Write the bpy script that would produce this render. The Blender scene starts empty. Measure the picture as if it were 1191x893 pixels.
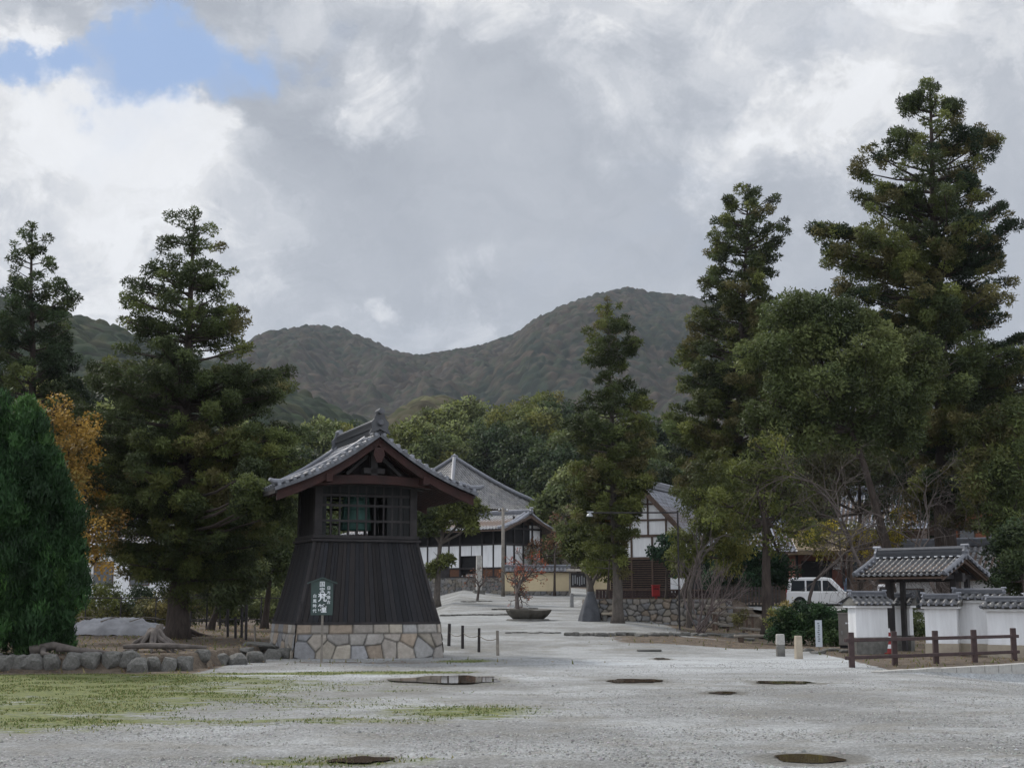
import bpy, bmesh, math, random
import numpy as np
from mathutils import Vector, Matrix
R = math.radians
PI = math.pi
rng = np.random.default_rng(7)
random.seed(7)
sc = bpy.context.scene
COL = sc.collection

# ------------------------------------------------------------------ camera
W0, H0, F = 1191.0, 893.0, 1600.0
HOR = 698.0
PITCH = math.atan((HOR - H0 / 2) / F)
EYE = 1.6
cam_d = bpy.data.cameras.new('camera')
cam = bpy.data.objects.new('camera', cam_d)
COL.objects.link(cam)
cam.location = (0, 0, EYE)
cam.rotation_euler = (PI / 2 + PITCH, 0, 0)
cam_d.sensor_width = 36
cam_d.lens = 36 * F / W0
cam_d.clip_end = 9000
cam_d.clip_start = 0.1
sc.camera = cam

def ray(px, py):
    a = px - W0 / 2; b = H0 / 2 - py
    c, s = math.cos(PITCH), math.sin(PITCH)
    return np.array([a, F * c - b * s, F * s + b * c])
def P(px, py, Y):
    d = ray(px, py); return np.array([0, 0, EYE]) + d * (Y / d[1])

# ------------------------------------------------------------------ colour management
sc.view_settings.view_transform = 'Standard'
sc.view_settings.look = 'None'
sc.view_settings.gamma = 1
sc.view_settings.exposure = 0.62
sc.view_settings.use_curve_mapping = False
try:
    sc.cycles.max_bounces = 6; sc.cycles.diffuse_bounces = 3; sc.cycles.glossy_bounces = 2
    sc.cycles.transmission_bounces = 4; sc.cycles.volume_bounces = 0
except Exception: pass

# ------------------------------------------------------------------ world
SUN_EL, SUN_AZ = R(43), R(-45)         # azimuth from +Y towards +X
wd = bpy.data.worlds.new('World'); sc.world = wd; wd.use_nodes = True
nt = wd.node_tree; nt.nodes.clear()
N = nt.nodes.new; Lk = nt.links.new
def math_n(t, op, a, b=None, c=None, clamp=False):
    n = t.nodes.new('ShaderNodeMath'); n.operation = op; n.use_clamp = clamp
    for i, v in enumerate((a, b, c)):
        if v is None: continue
        if isinstance(v, (int, float)): n.inputs[i].default_value = v
        else: t.links.new(v, n.inputs[i])
    return n.outputs[0]
def world():
    STR = 0.1
    out = N('ShaderNodeOutputWorld'); bg = N('ShaderNodeBackground'); bg.inputs['Strength'].default_value = STR
    Lk(bg.outputs[0], out.inputs[0])
    sky = N('ShaderNodeTexSky'); sky.sky_type = 'NISHITA'; sky.sun_disc = False
    sky.sun_elevation = SUN_EL; sky.sun_rotation = SUN_AZ; sky.air_density = 1.2; sky.dust_density = 1.5
    tc = N('ShaderNodeTexCoord')
    gen = tc.outputs['Generated']
    # domain warp gives the ragged cloud edges
    def noise(vec, scale, detail=8, rough=.55, dist=0.0, loc=(0, 0, 0), sc3=(1, 1, 1)):
        mp = N('ShaderNodeMapping'); mp.inputs['Location'].default_value = loc; mp.inputs['Scale'].default_value = sc3
        Lk(vec, mp.inputs['Vector'])
        n = N('ShaderNodeTexNoise'); n.inputs['Scale'].default_value = scale; n.inputs['Detail'].default_value = detail
        n.inputs['Roughness'].default_value = rough; n.inputs['Distortion'].default_value = dist
        Lk(mp.outputs[0], n.inputs['Vector']); return n
    wn = noise(gen, 7, 7, .62)
    sub = N('ShaderNodeVectorMath'); sub.operation = 'SUBTRACT'; Lk(wn.outputs['Color'], sub.inputs[0]); sub.inputs[1].default_value = (.5, .5, .5)
    scl = N('ShaderNodeVectorMath'); scl.operation = 'SCALE'; Lk(sub.outputs[0], scl.inputs[0]); scl.inputs['Scale'].default_value = .23
    add = N('ShaderNodeVectorMath'); add.operation = 'ADD'; Lk(gen, add.inputs[0]); Lk(scl.outputs[0], add.inputs[1])
    nrm = N('ShaderNodeVectorMath'); nrm.operation = 'NORMALIZE'; Lk(add.outputs[0], nrm.inputs[0])
    wd_ = nrm.outputs[0]
    def blob(px, py, rpx, amp, soft=1.0):
        d = ray(px, py); d = d / np.linalg.norm(d)
        dp = N('ShaderNodeVectorMath'); dp.operation = 'DOT_PRODUCT'; Lk(wd_, dp.inputs[0]); dp.inputs[1].default_value = tuple(d)
        mr = N('ShaderNodeMapRange'); mr.interpolation_type = 'SMOOTHSTEP'
        Lk(dp.outputs['Value'], mr.inputs['Value'])
        r = math.atan(rpx / F)
        mr.inputs['From Min'].default_value = math.cos(r); mr.inputs['From Max'].default_value = math.cos(r * (1 - soft))
        mr.inputs['To Min'].default_value = 0; mr.inputs['To Max'].default_value = amp
        return mr.outputs[0]
    def total(lst, start):
        cur = start
        for b in lst: cur = math_n(nt, 'ADD', cur, blob(*b))
        return cur
    # blue gaps in the cover
    n1 = noise(gen, 5.0, 9, .6, .3, (1.3, .4, 2.2), (1, 1, 1.4))
    gap = total([(225, 45, 85, .62), (130, 70, 75, .55), (170, 20, 70, .35), (60, 80, 65, .5), (5, 70, 60, .55), (290, 15, 55, .35), (350, 5, 45, .25), (40, 22, 50, -.6), (90, 5, 40, -.3)],
                math_n(nt, 'MULTIPLY_ADD', n1.outputs['Fac'], 1.1, -.62))
    gm = N('ShaderNodeMapRange'); gm.interpolation_type = 'SMOOTHSTEP'; Lk(gap, gm.inputs['Value'])
    gm.inputs['From Min'].default_value = .0; gm.inputs['From Max'].default_value = .80
    # brightness of the cloud deck
    n2 = noise(gen, 4.2, 9, .52, .5, (.2, 3.1, .7), (1, 1, 1.7))
    n3 = noise(wd_, 14, 10, .66, .3, (5, 1, 2), (1, 1, 1.6))
    b0 = math_n(nt, 'MULTIPLY_ADD', n2.outputs['Fac'], .36, .27)
    b1 = math_n(nt, 'MULTIPLY_ADD', n3.outputs['Fac'], .30, -.15)
    br = total([(30, 190, 190, .10), (120, 130, 110, .10), (150, 230, 130, .22), (235, 190, 85, .17), (60, 330, 110, .12), (30, 50, 80, .12),
                (300, 290, 70, .08), (400, 120, 90, .10), (380, 60, 50, .1), (540, 50, 60, .12), (640, 20, 120, .12), (430, 140, 70, .10),
                (425, 355, 30, .17), (500, 380, 70, .14), (560, 345, 55, .1),
                (950, 140, 90, .17), (870, 195, 85, .14), (1010, 70, 100, .10), (985, 190, 90, .08), (1120, 20, 150, .07), (900, 30, 120, .07),
                (300, 110, 60, -.10), (520, 250, 200, -.12), (620, 210, 170, -.07), (700, 300, 170, -.09), (800, 130, 110, -.06), (560, 160, 120, -.04),
                (1140, 260, 150, -.14), (960, 290, 130, -.08), (350, 330, 70, -.05), (780, 250, 120, -.05)],
               math_n(nt, 'ADD', b0, b1))
    n4 = noise(gen, 11, 12, .64, .9, (2, 7, 1), (1, 1, 1.5))
    bil = N('ShaderNodeMapRange'); bil.interpolation_type = 'SMOOTHSTEP'; Lk(n4.outputs['Fac'], bil.inputs['Value']); bil.inputs['From Min'].default_value = .44; bil.inputs['From Max'].default_value = .60
    lit = N('ShaderNodeMapRange'); lit.interpolation_type = 'SMOOTHSTEP'; Lk(br, lit.inputs['Value']); lit.inputs['From Min'].default_value = .42; lit.inputs['From Max'].default_value = .66; lit.inputs['To Min'].default_value = .09; lit.inputs['To Max'].default_value = .17
    br = math_n(nt, 'ADD', br, math_n(nt, 'MULTIPLY', math_n(nt, 'ADD', bil.outputs[0], -.45), lit.outputs[0]))
    br = math_n(nt, 'MULTIPLY_ADD', br, 1.12, -.02)
    br = math_n(nt, 'MINIMUM', math_n(nt, 'SMOOTH_MAX', br, .42, .10), .80)
    br = math_n(nt, 'ADD', br, math_n(nt, 'MULTIPLY_ADD', n2.outputs['Fac'], .26, -.13))
    br = math_n(nt, 'ADD', br, math_n(nt, 'MULTIPLY_ADD', n3.outputs['Fac'], .20, -.10))
    br = math_n(nt, 'MINIMUM', br, .90)
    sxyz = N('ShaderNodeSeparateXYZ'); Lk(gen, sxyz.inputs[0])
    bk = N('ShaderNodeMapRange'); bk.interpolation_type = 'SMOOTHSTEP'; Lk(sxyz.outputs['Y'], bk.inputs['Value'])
    bk.inputs['From Min'].default_value = .84; bk.inputs['From Max'].default_value = .35; bk.inputs['To Min'].default_value = .70; bk.inputs['To Max'].default_value = BACK  # sky out of view, behind and overhead, brightened to light the foreground
    rampn = N('ShaderNodeMix'); rampn.data_type = 'RGBA'
    mr = N('ShaderNodeMapRange'); Lk(br, mr.inputs['Value']); mr.inputs['From Min'].default_value = .25; mr.inputs['From Max'].default_value = .72
    Lk(mr.outputs[0], rampn.inputs['Factor'])
    rampn.inputs['A'].default_value = (.88, .97, 1.14, 1); rampn.inputs['B'].default_value = (.99, 1.0, 1.025, 1)
    tint = N('ShaderNodeVectorMath'); tint.operation = 'SCALE'; Lk(rampn.outputs['Result'], tint.inputs[0])
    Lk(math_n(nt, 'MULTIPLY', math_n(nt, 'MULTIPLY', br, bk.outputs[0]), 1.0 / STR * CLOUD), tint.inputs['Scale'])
    # clear sky: nishita, lifted by thin veil
    sk = N('ShaderNodeMix'); sk.data_type = 'RGBA'; sk.inputs['Factor'].default_value = .90
    Lk(sky.outputs[0], sk.inputs['A']); sk.inputs['B'].default_value = (.16 / STR, .25 / STR, .43 / STR, 1)
    mx = N('ShaderNodeMix'); mx.data_type = 'RGBA'; Lk(gm.outputs[0], mx.inputs['Factor'])
    Lk(tint.outputs[0], mx.inputs['A']); Lk(sk.outputs['Result'], mx.inputs['B'])
    Lk(mx.outputs['Result'], bg.inputs['Color'])
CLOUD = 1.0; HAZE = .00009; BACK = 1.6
world()
sd = bpy.data.lights.new('sun', 'SUN'); sd.energy = 1.9; sd.angle = R(11); sd.color = (1, .95, .88)
sun = bpy.data.objects.new('sun', sd); COL.objects.link(sun)
sdir = Vector((math.cos(SUN_EL) * math.sin(SUN_AZ), math.cos(SUN_EL) * math.cos(SUN_AZ), math.sin(SUN_EL)))
sun.rotation_euler = sdir.to_track_quat('Z', 'Y').to_euler(); sun.location = (0, 0, 60)

# ------------------------------------------------------------------ numpy noise + ground height
def hsh(i, j, k=0):
    i = i.astype(np.int64); j = j.astype(np.int64)
    n = (i * 374761393 + j * 668265263 + k * 1442695041) & 0x7fffffff
    n = ((n ^ (n >> 13)) * 1274126177) & 0x7fffffff
    return ((n ^ (n >> 16)) & 0xffff) / 65535.0
def vnoise(x, y, k=0):
    x = np.asarray(x, float); y = np.asarray(y, float)
    i = np.floor(x); j = np.floor(y); u = x - i; v = y - j
    u = u * u * (3 - 2 * u); v = v * v * (3 - 2 * v)
    return ((hsh(i, j, k) * (1 - u) + hsh(i + 1, j, k) * u) * (1 - v) + (hsh(i, j + 1, k) * (1 - u) + hsh(i + 1, j + 1, k) * u) * v)
def fbm(x, y, k=0, o=4):
    s = 0; a = .5; t = 0
    for n in range(o):
        s = s + a * vnoise(x * 2 ** n, y * 2 ** n, k + n); t += a; a *= .5
    return s / t
def sst(x, a=0., b=1.):
    t = np.clip((np.asarray(x, float) - a) / (b - a), 0, 1); return t * t * (3 - 2 * t)
EDX = [-400, -40, -10, -8.8, -7.6, -7.25, -6.95, -6.9]
EDY = [30.8, 31.2, 31.9, 31.9, 33.2, 36, 40, 47]
def bedmask(x, y):
    ye = np.interp(x, EDX, EDY)
    return sst(y - ye, .0, .35) * sst(-6.75 - x, 0, .4)
CPA = np.array([8.1, 31.5]); CPB = np.array([13.5, 36.1])
cpd = (CPB - CPA) / np.linalg.norm(CPB - CPA); cpn = np.array([cpd[1], -cpd[0]])
def height(x, y):
    x = np.asarray(x, float); y = np.asarray(y, float)
    y0 = np.interp(x, [-12, -5.5, -3.5, 5, 12], [75, 62, 42, 42, 56])
    sl = np.interp(x, [-12, 5, 14], [.034, .0336, .030])
    h = sl * np.maximum(y - y0, 0)
    h = np.where(y > 110, sl * (110 - y0) + .035 * (y - 110), h)
    h = h + .09 * np.maximum(y - 150, 0)
    h = np.where(y > 700, sl * (110 - y0) + .035 * 590 + .09 * 550 , h)
    h = h + .5 * sst(-x, -.3, 6) * sst(y, 76, 100) * sst(125 - y, 0, 15)
    h = h + .35 * bedmask(x, y) * sst(95 - y, 0, 30)
    t = sst(x, 3.9, 4.1) * (1 - sst(x, 10.0, 12)) * sst(y, 62.2, 62.5) * (1 - sst(y, 100, 112))
    h = h * (1 - t) + np.maximum(h, 1.62) * t
    d = (x - CPA[0]) * cpn[0] + (y - CPA[1]) * cpn[1]
    h = h - .42 * sst(x, 8.0, 13.5) * sst(d, .05, .3) * (y < 60)
    near = sst(90 - y, 0, 50)
    h = h + near * (.05 * (fbm(x * .35, y * .35, 3) - .5) + .02 * (fbm(x * 1.7, y * 1.7, 9) - .5))
    return h
def hz(x, y): return float(height(np.array([x]), np.array([y]))[0])
def G(px, py):
    d = ray(px, py); d = d / d[1]
    Ys = np.linspace(11, 190, 3600)
    z = EYE + d[2] * Ys - height(d[0] * Ys, Ys)
    k = int(np.argmax(z < 0)); k = k if z[k] < 0 else -1
    return np.array([d[0] * Ys[k], Ys[k], hz(d[0] * Ys[k], Ys[k])])
def X(px, Y): return (px - W0 / 2) / (F / math.cos(PITCH)) * Y * 1.0
def GX(px, Y):
    x = P(px, HOR, Y)[0]; return np.array([x, Y, hz(x, Y)])

# ------------------------------------------------------------------ materials
MATS = {}
def mat(name, c1, c2=None, scale=4., rough=.8, bump=.2, bscale=None, metal=0., spec=.3, stretch=(1, 1, 1), vcol=False, detail=6, vmix=1.0, coat=0):
    if name in MATS: return MATS[name]
    m = bpy.data.materials.new(name); m.use_nodes = True; t = m.node_tree; b = t.nodes['Principled BSDF']
    b.inputs['Roughness'].default_value = rough; b.inputs['Metallic'].default_value = metal
    b.inputs['Specular IOR Level'].default_value = spec
    if coat: b.inputs['Coat Weight'].default_value = coat
    tc = t.nodes.new('ShaderNodeTexCoord'); mp = t.nodes.new('ShaderNodeMapping'); mp.inputs['Scale'].default_value = stretch
    t.links.new(tc.outputs['Object'], mp.inputs['Vector'])
    n = t.nodes.new('ShaderNodeTexNoise'); n.inputs['Scale'].default_value = scale; n.inputs['Detail'].default_value = detail; n.inputs['Roughness'].default_value = .6
    t.links.new(mp.outputs[0], n.inputs['Vector'])
    mr = t.nodes.new('ShaderNodeMapRange'); mr.inputs['From Min'].default_value = .3; mr.inputs['From Max'].default_value = .7
    t.links.new(n.outputs['Fac'], mr.inputs['Value'])
    mx = t.nodes.new('ShaderNodeMix'); mx.data_type = 'RGBA'; t.links.new(mr.outputs[0], mx.inputs['Factor'])
    c2 = c2 or tuple(v * .7 for v in c1)
    mx.inputs['A'].default_value = (*c1, 1); mx.inputs['B'].default_value = (*c2, 1)
    res = mx.outputs['Result']
    if vcol:
        at = t.nodes.new('ShaderNodeAttribute'); at.attribute_name = 'Col'
        mm = t.nodes.new('ShaderNodeMix'); mm.data_type = 'RGBA'; mm.blend_type = 'MULTIPLY'; mm.inputs['Factor'].default_value = 1
        t.links.new(res, mm.inputs['A']); t.links.new(at.outputs['Color'], mm.inputs['B']); res = mm.outputs['Result']
    t.links.new(res, b.inputs['Base Color'])
    if bump:
        n2 = t.nodes.new('ShaderNodeTexNoise'); n2.inputs['Scale'].default_value = bscale or scale * 4; n2.inputs['Detail'].default_value = 4
        t.links.new(mp.outputs[0], n2.inputs['Vector'])
        bp = t.nodes.new('ShaderNodeBump'); bp.inputs['Strength'].default_value = bump; bp.inputs['Distance'].default_value = .03
        t.links.new(n2.outputs['Fac'], bp.inputs['Height']); t.links.new(bp.outputs[0], b.inputs['Normal'])
    MATS[name] = m; return m
one = (1, 1, 1)
M_board = mat('charred_board', (1, 1, 1), (.55, .55, .58), 3, .78, .35, 14, stretch=(7, 7, .6), vcol=True, spec=.25)
M_dark = mat('dark_timber', (.045, .040, .040), (.02, .018, .019), 3, .8, .3, 16, stretch=(1, 1, 1))
M_red = mat('red_brown_timber', (.045, .017, .014), (.022, .011, .010), 3, .75, .3, 16)
M_brown = mat('brown_timber', (.11, .075, .055), (.06, .04, .032), 5, .8, .3, 18)
M_fence = mat('fence_timber', (.075, .048, .045), (.04, .027, .027), 6, .75, .3, 20)
M_grey_wood = mat('weathered_wood', (.26, .235, .20), (.13, .115, .10), 5, .85, .4, 20)
M_tile = mat('roof_tile', (1, 1, 1), (.62, .63, .66), 5, .42, .15, 20, vcol=True, spec=.5)
M_white = mat('white_plaster', (.80, .81, .82), (.64, .645, .65), 1.6, .9, .1, 30, stretch=(3, 3, .45))
M_yel = mat('ochre_plaster', (.66, .55, .35), (.56, .46, .30), 1.2, .95, .1, 20)
M_rubble = mat('rubble_stone', one, (.72, .71, .70), 9, .88, .45, 30, vcol=True, spec=.2)
M_stone = mat('grey_stone', (.185, .18, .165), (.085, .083, .075), 4, .9, .6, 14, spec=.2)
M_pale = mat('pale_granite', (.42, .41, .38), (.30, .29, .27), 8, .9, .4, 30, spec=.2)
M_bronze = mat('green_bronze', (.06, .135, .115), (.035, .085, .07), 4, .55, .2, 12, metal=.35)
M_bark = mat('tree_bark', (.085, .068, .058), (.038, .031, .028), 5, .92, .9, 18, stretch=(2.5, 2.5, .5), spec=.1)
M_bark2 = mat('pale_bark', (.13, .112, .098), (.07, .062, .055), 6, .9, .8, 18, stretch=(2, 2, .7), spec=.1)
M_twig = mat('bare_twigs', (.13, .108, .098), (.07, .06, .055), 6, .9, .3, 30, spec=.1)
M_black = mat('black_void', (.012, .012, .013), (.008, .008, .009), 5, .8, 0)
M_glass = mat('dark_glass', (.03, .036, .042), (.02, .024, .028), 1, .08, 0, spec=.6)
M_paint = mat('white_car_paint', (.78, .79, .80), (.74, .75, .76), 1, .28, 0, spec=.5, coat=.4)
M_blue = mat('blue_car_paint', (.06, .13, .24), (.05, .11, .21), 1, .28, 0, spec=.5, coat=.4)
M_rubber = mat('tyre_rubber', (.022, .022, .023), (.015, .015, .016), 8, .8, .1)
M_metal = mat('grey_metal', (.32, .33, .34), (.25, .26, .27), 6, .45, .05, metal=.6)
M_galv = mat('galvanised_pole', (.27, .27, .27), (.19, .19, .19), 6, .6, .1)
M_box = mat('grey_brown_metal', (.17, .155, .14), (.13, .12, .11), 4, .6, .05)
M_sign = mat('dark_green_sign', (.05, .078, .07), (.04, .06, .056), 6, .6, .08)
M_letter = mat('white_lettering', (.8, .82, .84), (.72, .74, .77), 10, .7, 0)
M_grey_letter = mat('grey_lettering', (.2, .22, .25), (.16, .18, .2), 10, .7, 0)
M_redp = mat('red_paint', (.26, .02, .022), (.19, .015, .016), 4, .4, 0)
M_whitep = mat('white_paint', (.78, .78, .78), (.66, .66, .66), 5, .5, .05)
M_tarp = mat('grey_tarpaulin', (.30, .30, .31), (.17, .17, .175), 1.2, .6, .5, 5)
M_root = mat('grey_root_wood', (.15, .13, .115), (.07, .06, .055), 5, .9, .5, 20)
M_rope = mat('rope_fibre', (.2, .17, .13), (.12, .1, .08), 20, .95, .3)
M_hide = mat('faded_red_wall', (.21, .085, .06), (.12, .055, .045), 2, .85, .2, 10)
M_tan = mat('tan_stone', (.40, .35, .27), (.28, .24, .19), 3, .9, .3, 12)
M_thatch = mat('thatch_edge', (.23, .18, .11), (.13, .10, .065), 6, .95, .6, 30)

def foliage_mat():
    m = bpy.data.materials.new('foliage'); m.use_nodes = True; t = m.node_tree; b = t.nodes['Principled BSDF']
    at = t.nodes.new('ShaderNodeAttribute'); at.attribute_name = 'Col'
    t.links.new(at.outputs['Color'], b.inputs['Base Color'])
    b.inputs['Roughness'].default_value = .62; b.inputs['Specular IOR Level'].default_value = .22
    tr = t.nodes.new('ShaderNodeBsdfTranslucent'); t.links.new(at.outputs['Color'], tr.inputs['Color'])
    ms = t.nodes.new('ShaderNodeMixShader'); ms.inputs[0].default_value = .32
    t.links.new(b.outputs[0], ms.inputs[1]); t.links.new(tr.outputs[0], ms.inputs[2])
    t.links.new(ms.outputs[0], t.nodes['Material Output'].inputs['Surface'])
    return m
M_leaf = foliage_mat()
M_canopy = mat('forest_canopy', one, (.62, .62, .6), .22, .95, .6, .9, vcol=True, spec=.05)

# ------------------------------------------------------------------ object helpers
def tag(o, label=None, cat=None, group=None, kind=None):
    if label: o['label'] = label
    if cat: o['category'] = cat
    if group: o['group'] = group
    if kind: o['kind'] = kind
    return o
def empty(name, loc=(0, 0, 0), rz=0, label=None, cat=None, group=None):
    o = bpy.data.objects.new(name, None); COL.objects.link(o); o.empty_display_size = .2
    o.location = tuple(loc); o.rotation_euler = (0, 0, rz); return tag(o, label, cat, group)
def mesh_np(name, V, Fc, m, parent=None, col=None, smooth=False, loc=None):
    V = np.asarray(V, np.float32); Fc = np.asarray(Fc, np.int32); k = Fc.shape[1]
    me = bpy.data.meshes.new(name)
    me.vertices.add(len(V)); me.vertices.foreach_set('co', V.ravel())
    me.loops.add(Fc.size); me.loops.foreach_set('vertex_index', Fc.ravel())
    me.polygons.add(len(Fc)); me.polygons.foreach_set('loop_start', np.arange(len(Fc), dtype=np.int32) * k)
    if smooth: me.polygons.foreach_set('use_smooth', np.ones(len(Fc), bool))
    me.update(calc_edges=True)
    if col is not None:
        a = me.color_attributes.new('Col', 'FLOAT_COLOR', 'POINT')
        c = np.ones((len(V), 4), np.float32); c[:, :np.shape(col)[-1]] = col; a.data.foreach_set('color', c.ravel())
    me.materials.append(m)
    o = bpy.data.objects.new(name, me); COL.objects.link(o); o.parent = parent
    if loc is not None: o.location = tuple(loc)
    return o
class MB:
    def __init__(s): s.v = []; s.f = []; s.c = []; s.cur = (1, 1, 1)
    def add(s, vs, fs):
        n = len(s.v); s.v += [tuple(float(q) for q in p) for p in vs]; s.c += [s.cur] * len(vs)
        s.f += [tuple(i + n for i in f) for f in fs]; return s
    def box(s, c, d, rz=0, top=1.0, rot=None):
        x, y, z = d[0] / 2, d[1] / 2, d[2] / 2
        vs = [(-x, -y, -z), (x, -y, -z), (x, y, -z), (-x, y, -z), (-x * top, -y * top, z), (x * top, -y * top, z), (x * top, y * top, z), (-x * top, y * top, z)]
        M = rot.to_3x3() if rot else Matrix.Rotation(rz, 3, 'Z')
        c = Vector(c); vs = [M @ Vector(q) + c for q in vs]
        return s.add(vs, [(3, 2, 1, 0), (4, 5, 6, 7), (0, 1, 5, 4), (1, 2, 6, 5), (2, 3, 7, 6), (3, 0, 4, 7)])
    def bar(s, a, b, w, h):      # rectangular bar from a to b, h measured upwards
        a = Vector(a); b = Vector(b); d = (b - a); L = d.length; d.normalize()
        up = Vector((0, 0, 1)) if abs(d.z) < .95 else Vector((0, 1, 0))
        sd_ = d.cross(up).normalized(); u = sd_.cross(d).normalized()
        vs = []
        for p in (a, b):
            for (i, j) in ((-1, -1), (1, -1), (1, 1), (-1, 1)): vs.append(p + sd_ * (i * w / 2) + u * (j * h / 2))
        return s.add(vs, [(0, 1, 2, 3), (7, 6, 5, 4), (0, 4, 5, 1), (1, 5, 6, 2), (2, 6, 7, 3), (3, 7, 4, 0)])
    def tube(s, pts, rad, n=8, caps=True):
        pts = [Vector(tuple(map(float, p))) for p in pts]
        if not hasattr(rad, '__len__'): rad = [rad] * len(pts)
        vs = []; fs = []
        up = Vector((.13, .97, .2)).normalized()
        for i, p in enumerate(pts):
            d = (pts[min(i + 1, len(pts) - 1)] - pts[max(i - 1, 0)])
            d = d.normalized() if d.length > 1e-9 else Vector((0, 0, 1))
            a = d.cross(up)
            if a.length < .1: a = d.cross(Vector((1, 0, 0)))
            a.normalize(); b = d.cross(a)
            for k in range(n):
                t = 2 * PI * k / n; vs.append(p + (a * math.cos(t) + b * math.sin(t)) * rad[i])
        for i in range(len(pts) - 1):
            for k in range(n):
                k2 = (k + 1) % n; fs.append((i * n + k, i * n + k2, (i + 1) * n + k2, (i + 1) * n + k))
        if caps: fs.append(tuple(range(n))[::-1]); fs.append(tuple(range((len(pts) - 1) * n, len(pts) * n)))
        return s.add(vs, fs)
    def lathe(s, prof, c=(0, 0, 0), n=24):
        vs = []; fs = []
        for (r, z) in prof:
            for k in range(n): t = 2 * PI * k / n; vs.append((c[0] + r * math.cos(t), c[1] + r * math.sin(t), c[2] + z))
        for i in range(len(prof) - 1):
            for k in range(n): k2 = (k + 1) % n; fs.append((i * n + k, i * n + k2, (i + 1) * n + k2, (i + 1) * n + k))
        return s.add(vs, fs)
    def prism(s, poly, d, o=(0, 0, 0)):   # poly of 3d points extruded by vector d
        n = len(poly); a = [Vector(p) + Vector(o) for p in poly]; b = [p + Vector(d) for p in a]
        return s.add(a + b, [tuple(range(n))[::-1], tuple(range(n, 2 * n))] + [(i, (i + 1) % n, n + (i + 1) % n, n + i) for i in range(n)])
    def build(s, name, m, parent=None, smooth=False, bevel=0, loc=None):
        me = bpy.data.meshes.new(name); me.from_pydata(s.v, [], s.f); me.update()
        a = me.color_attributes.new('Col', 'FLOAT_COLOR', 'POINT')
        c = np.ones((len(s.v), 4), np.float32)
        if s.v: c[:, :3] = np.array(s.c)
        a.data.foreach_set('color', c.ravel())
        bm = bmesh.new(); bm.from_mesh(me); bmesh.ops.recalc_face_normals(bm, faces=bm.faces); bm.to_mesh(me); bm.free()
        if smooth:
            me.polygons.foreach_set('use_smooth', np.ones(len(me.polygons), bool))
        me.materials.append(m)
        o = bpy.data.objects.new(name, me); COL.objects.link(o); o.parent = parent
        if loc is not None: o.location = tuple(loc)
        if bevel:
            b = o.modifiers.new('bevel', 'BEVEL'); b.width = bevel; b.segments = 2; b.limit_method = 'ANGLE'
        return o
def copy_tree(o, parent=None):
    c = o.copy(); COL.objects.link(c); c.parent = parent
    for ch in list(o.children): copy_tree(ch, c)
    return c
def text_mesh(name, txt, size, m, parent, loc, rot=(PI / 2, 0, 0), bold=.0, font_stretch=1):
    cu = bpy.data.curves.new(name, 'FONT'); cu.body = txt; cu.size = size; cu.align_x = 'CENTER'; cu.align_y = 'CENTER'; cu.extrude = .004; cu.offset = bold
    tmp = bpy.data.objects.new('tmp', cu); COL.objects.link(tmp)
    dg = bpy.context.evaluated_depsgraph_get(); dg.update()
    me = bpy.data.meshes.new_from_object(tmp.evaluated_get(dg)); me.name = name
    bpy.data.objects.remove(tmp)
    me.materials.clear(); me.materials.append(m)
    o = bpy.data.objects.new(name, me); COL.objects.link(o); o.parent = parent; o.location = loc; o.rotation_euler = rot
    o.scale = (font_stretch, 1, 1)
    return o

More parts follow.
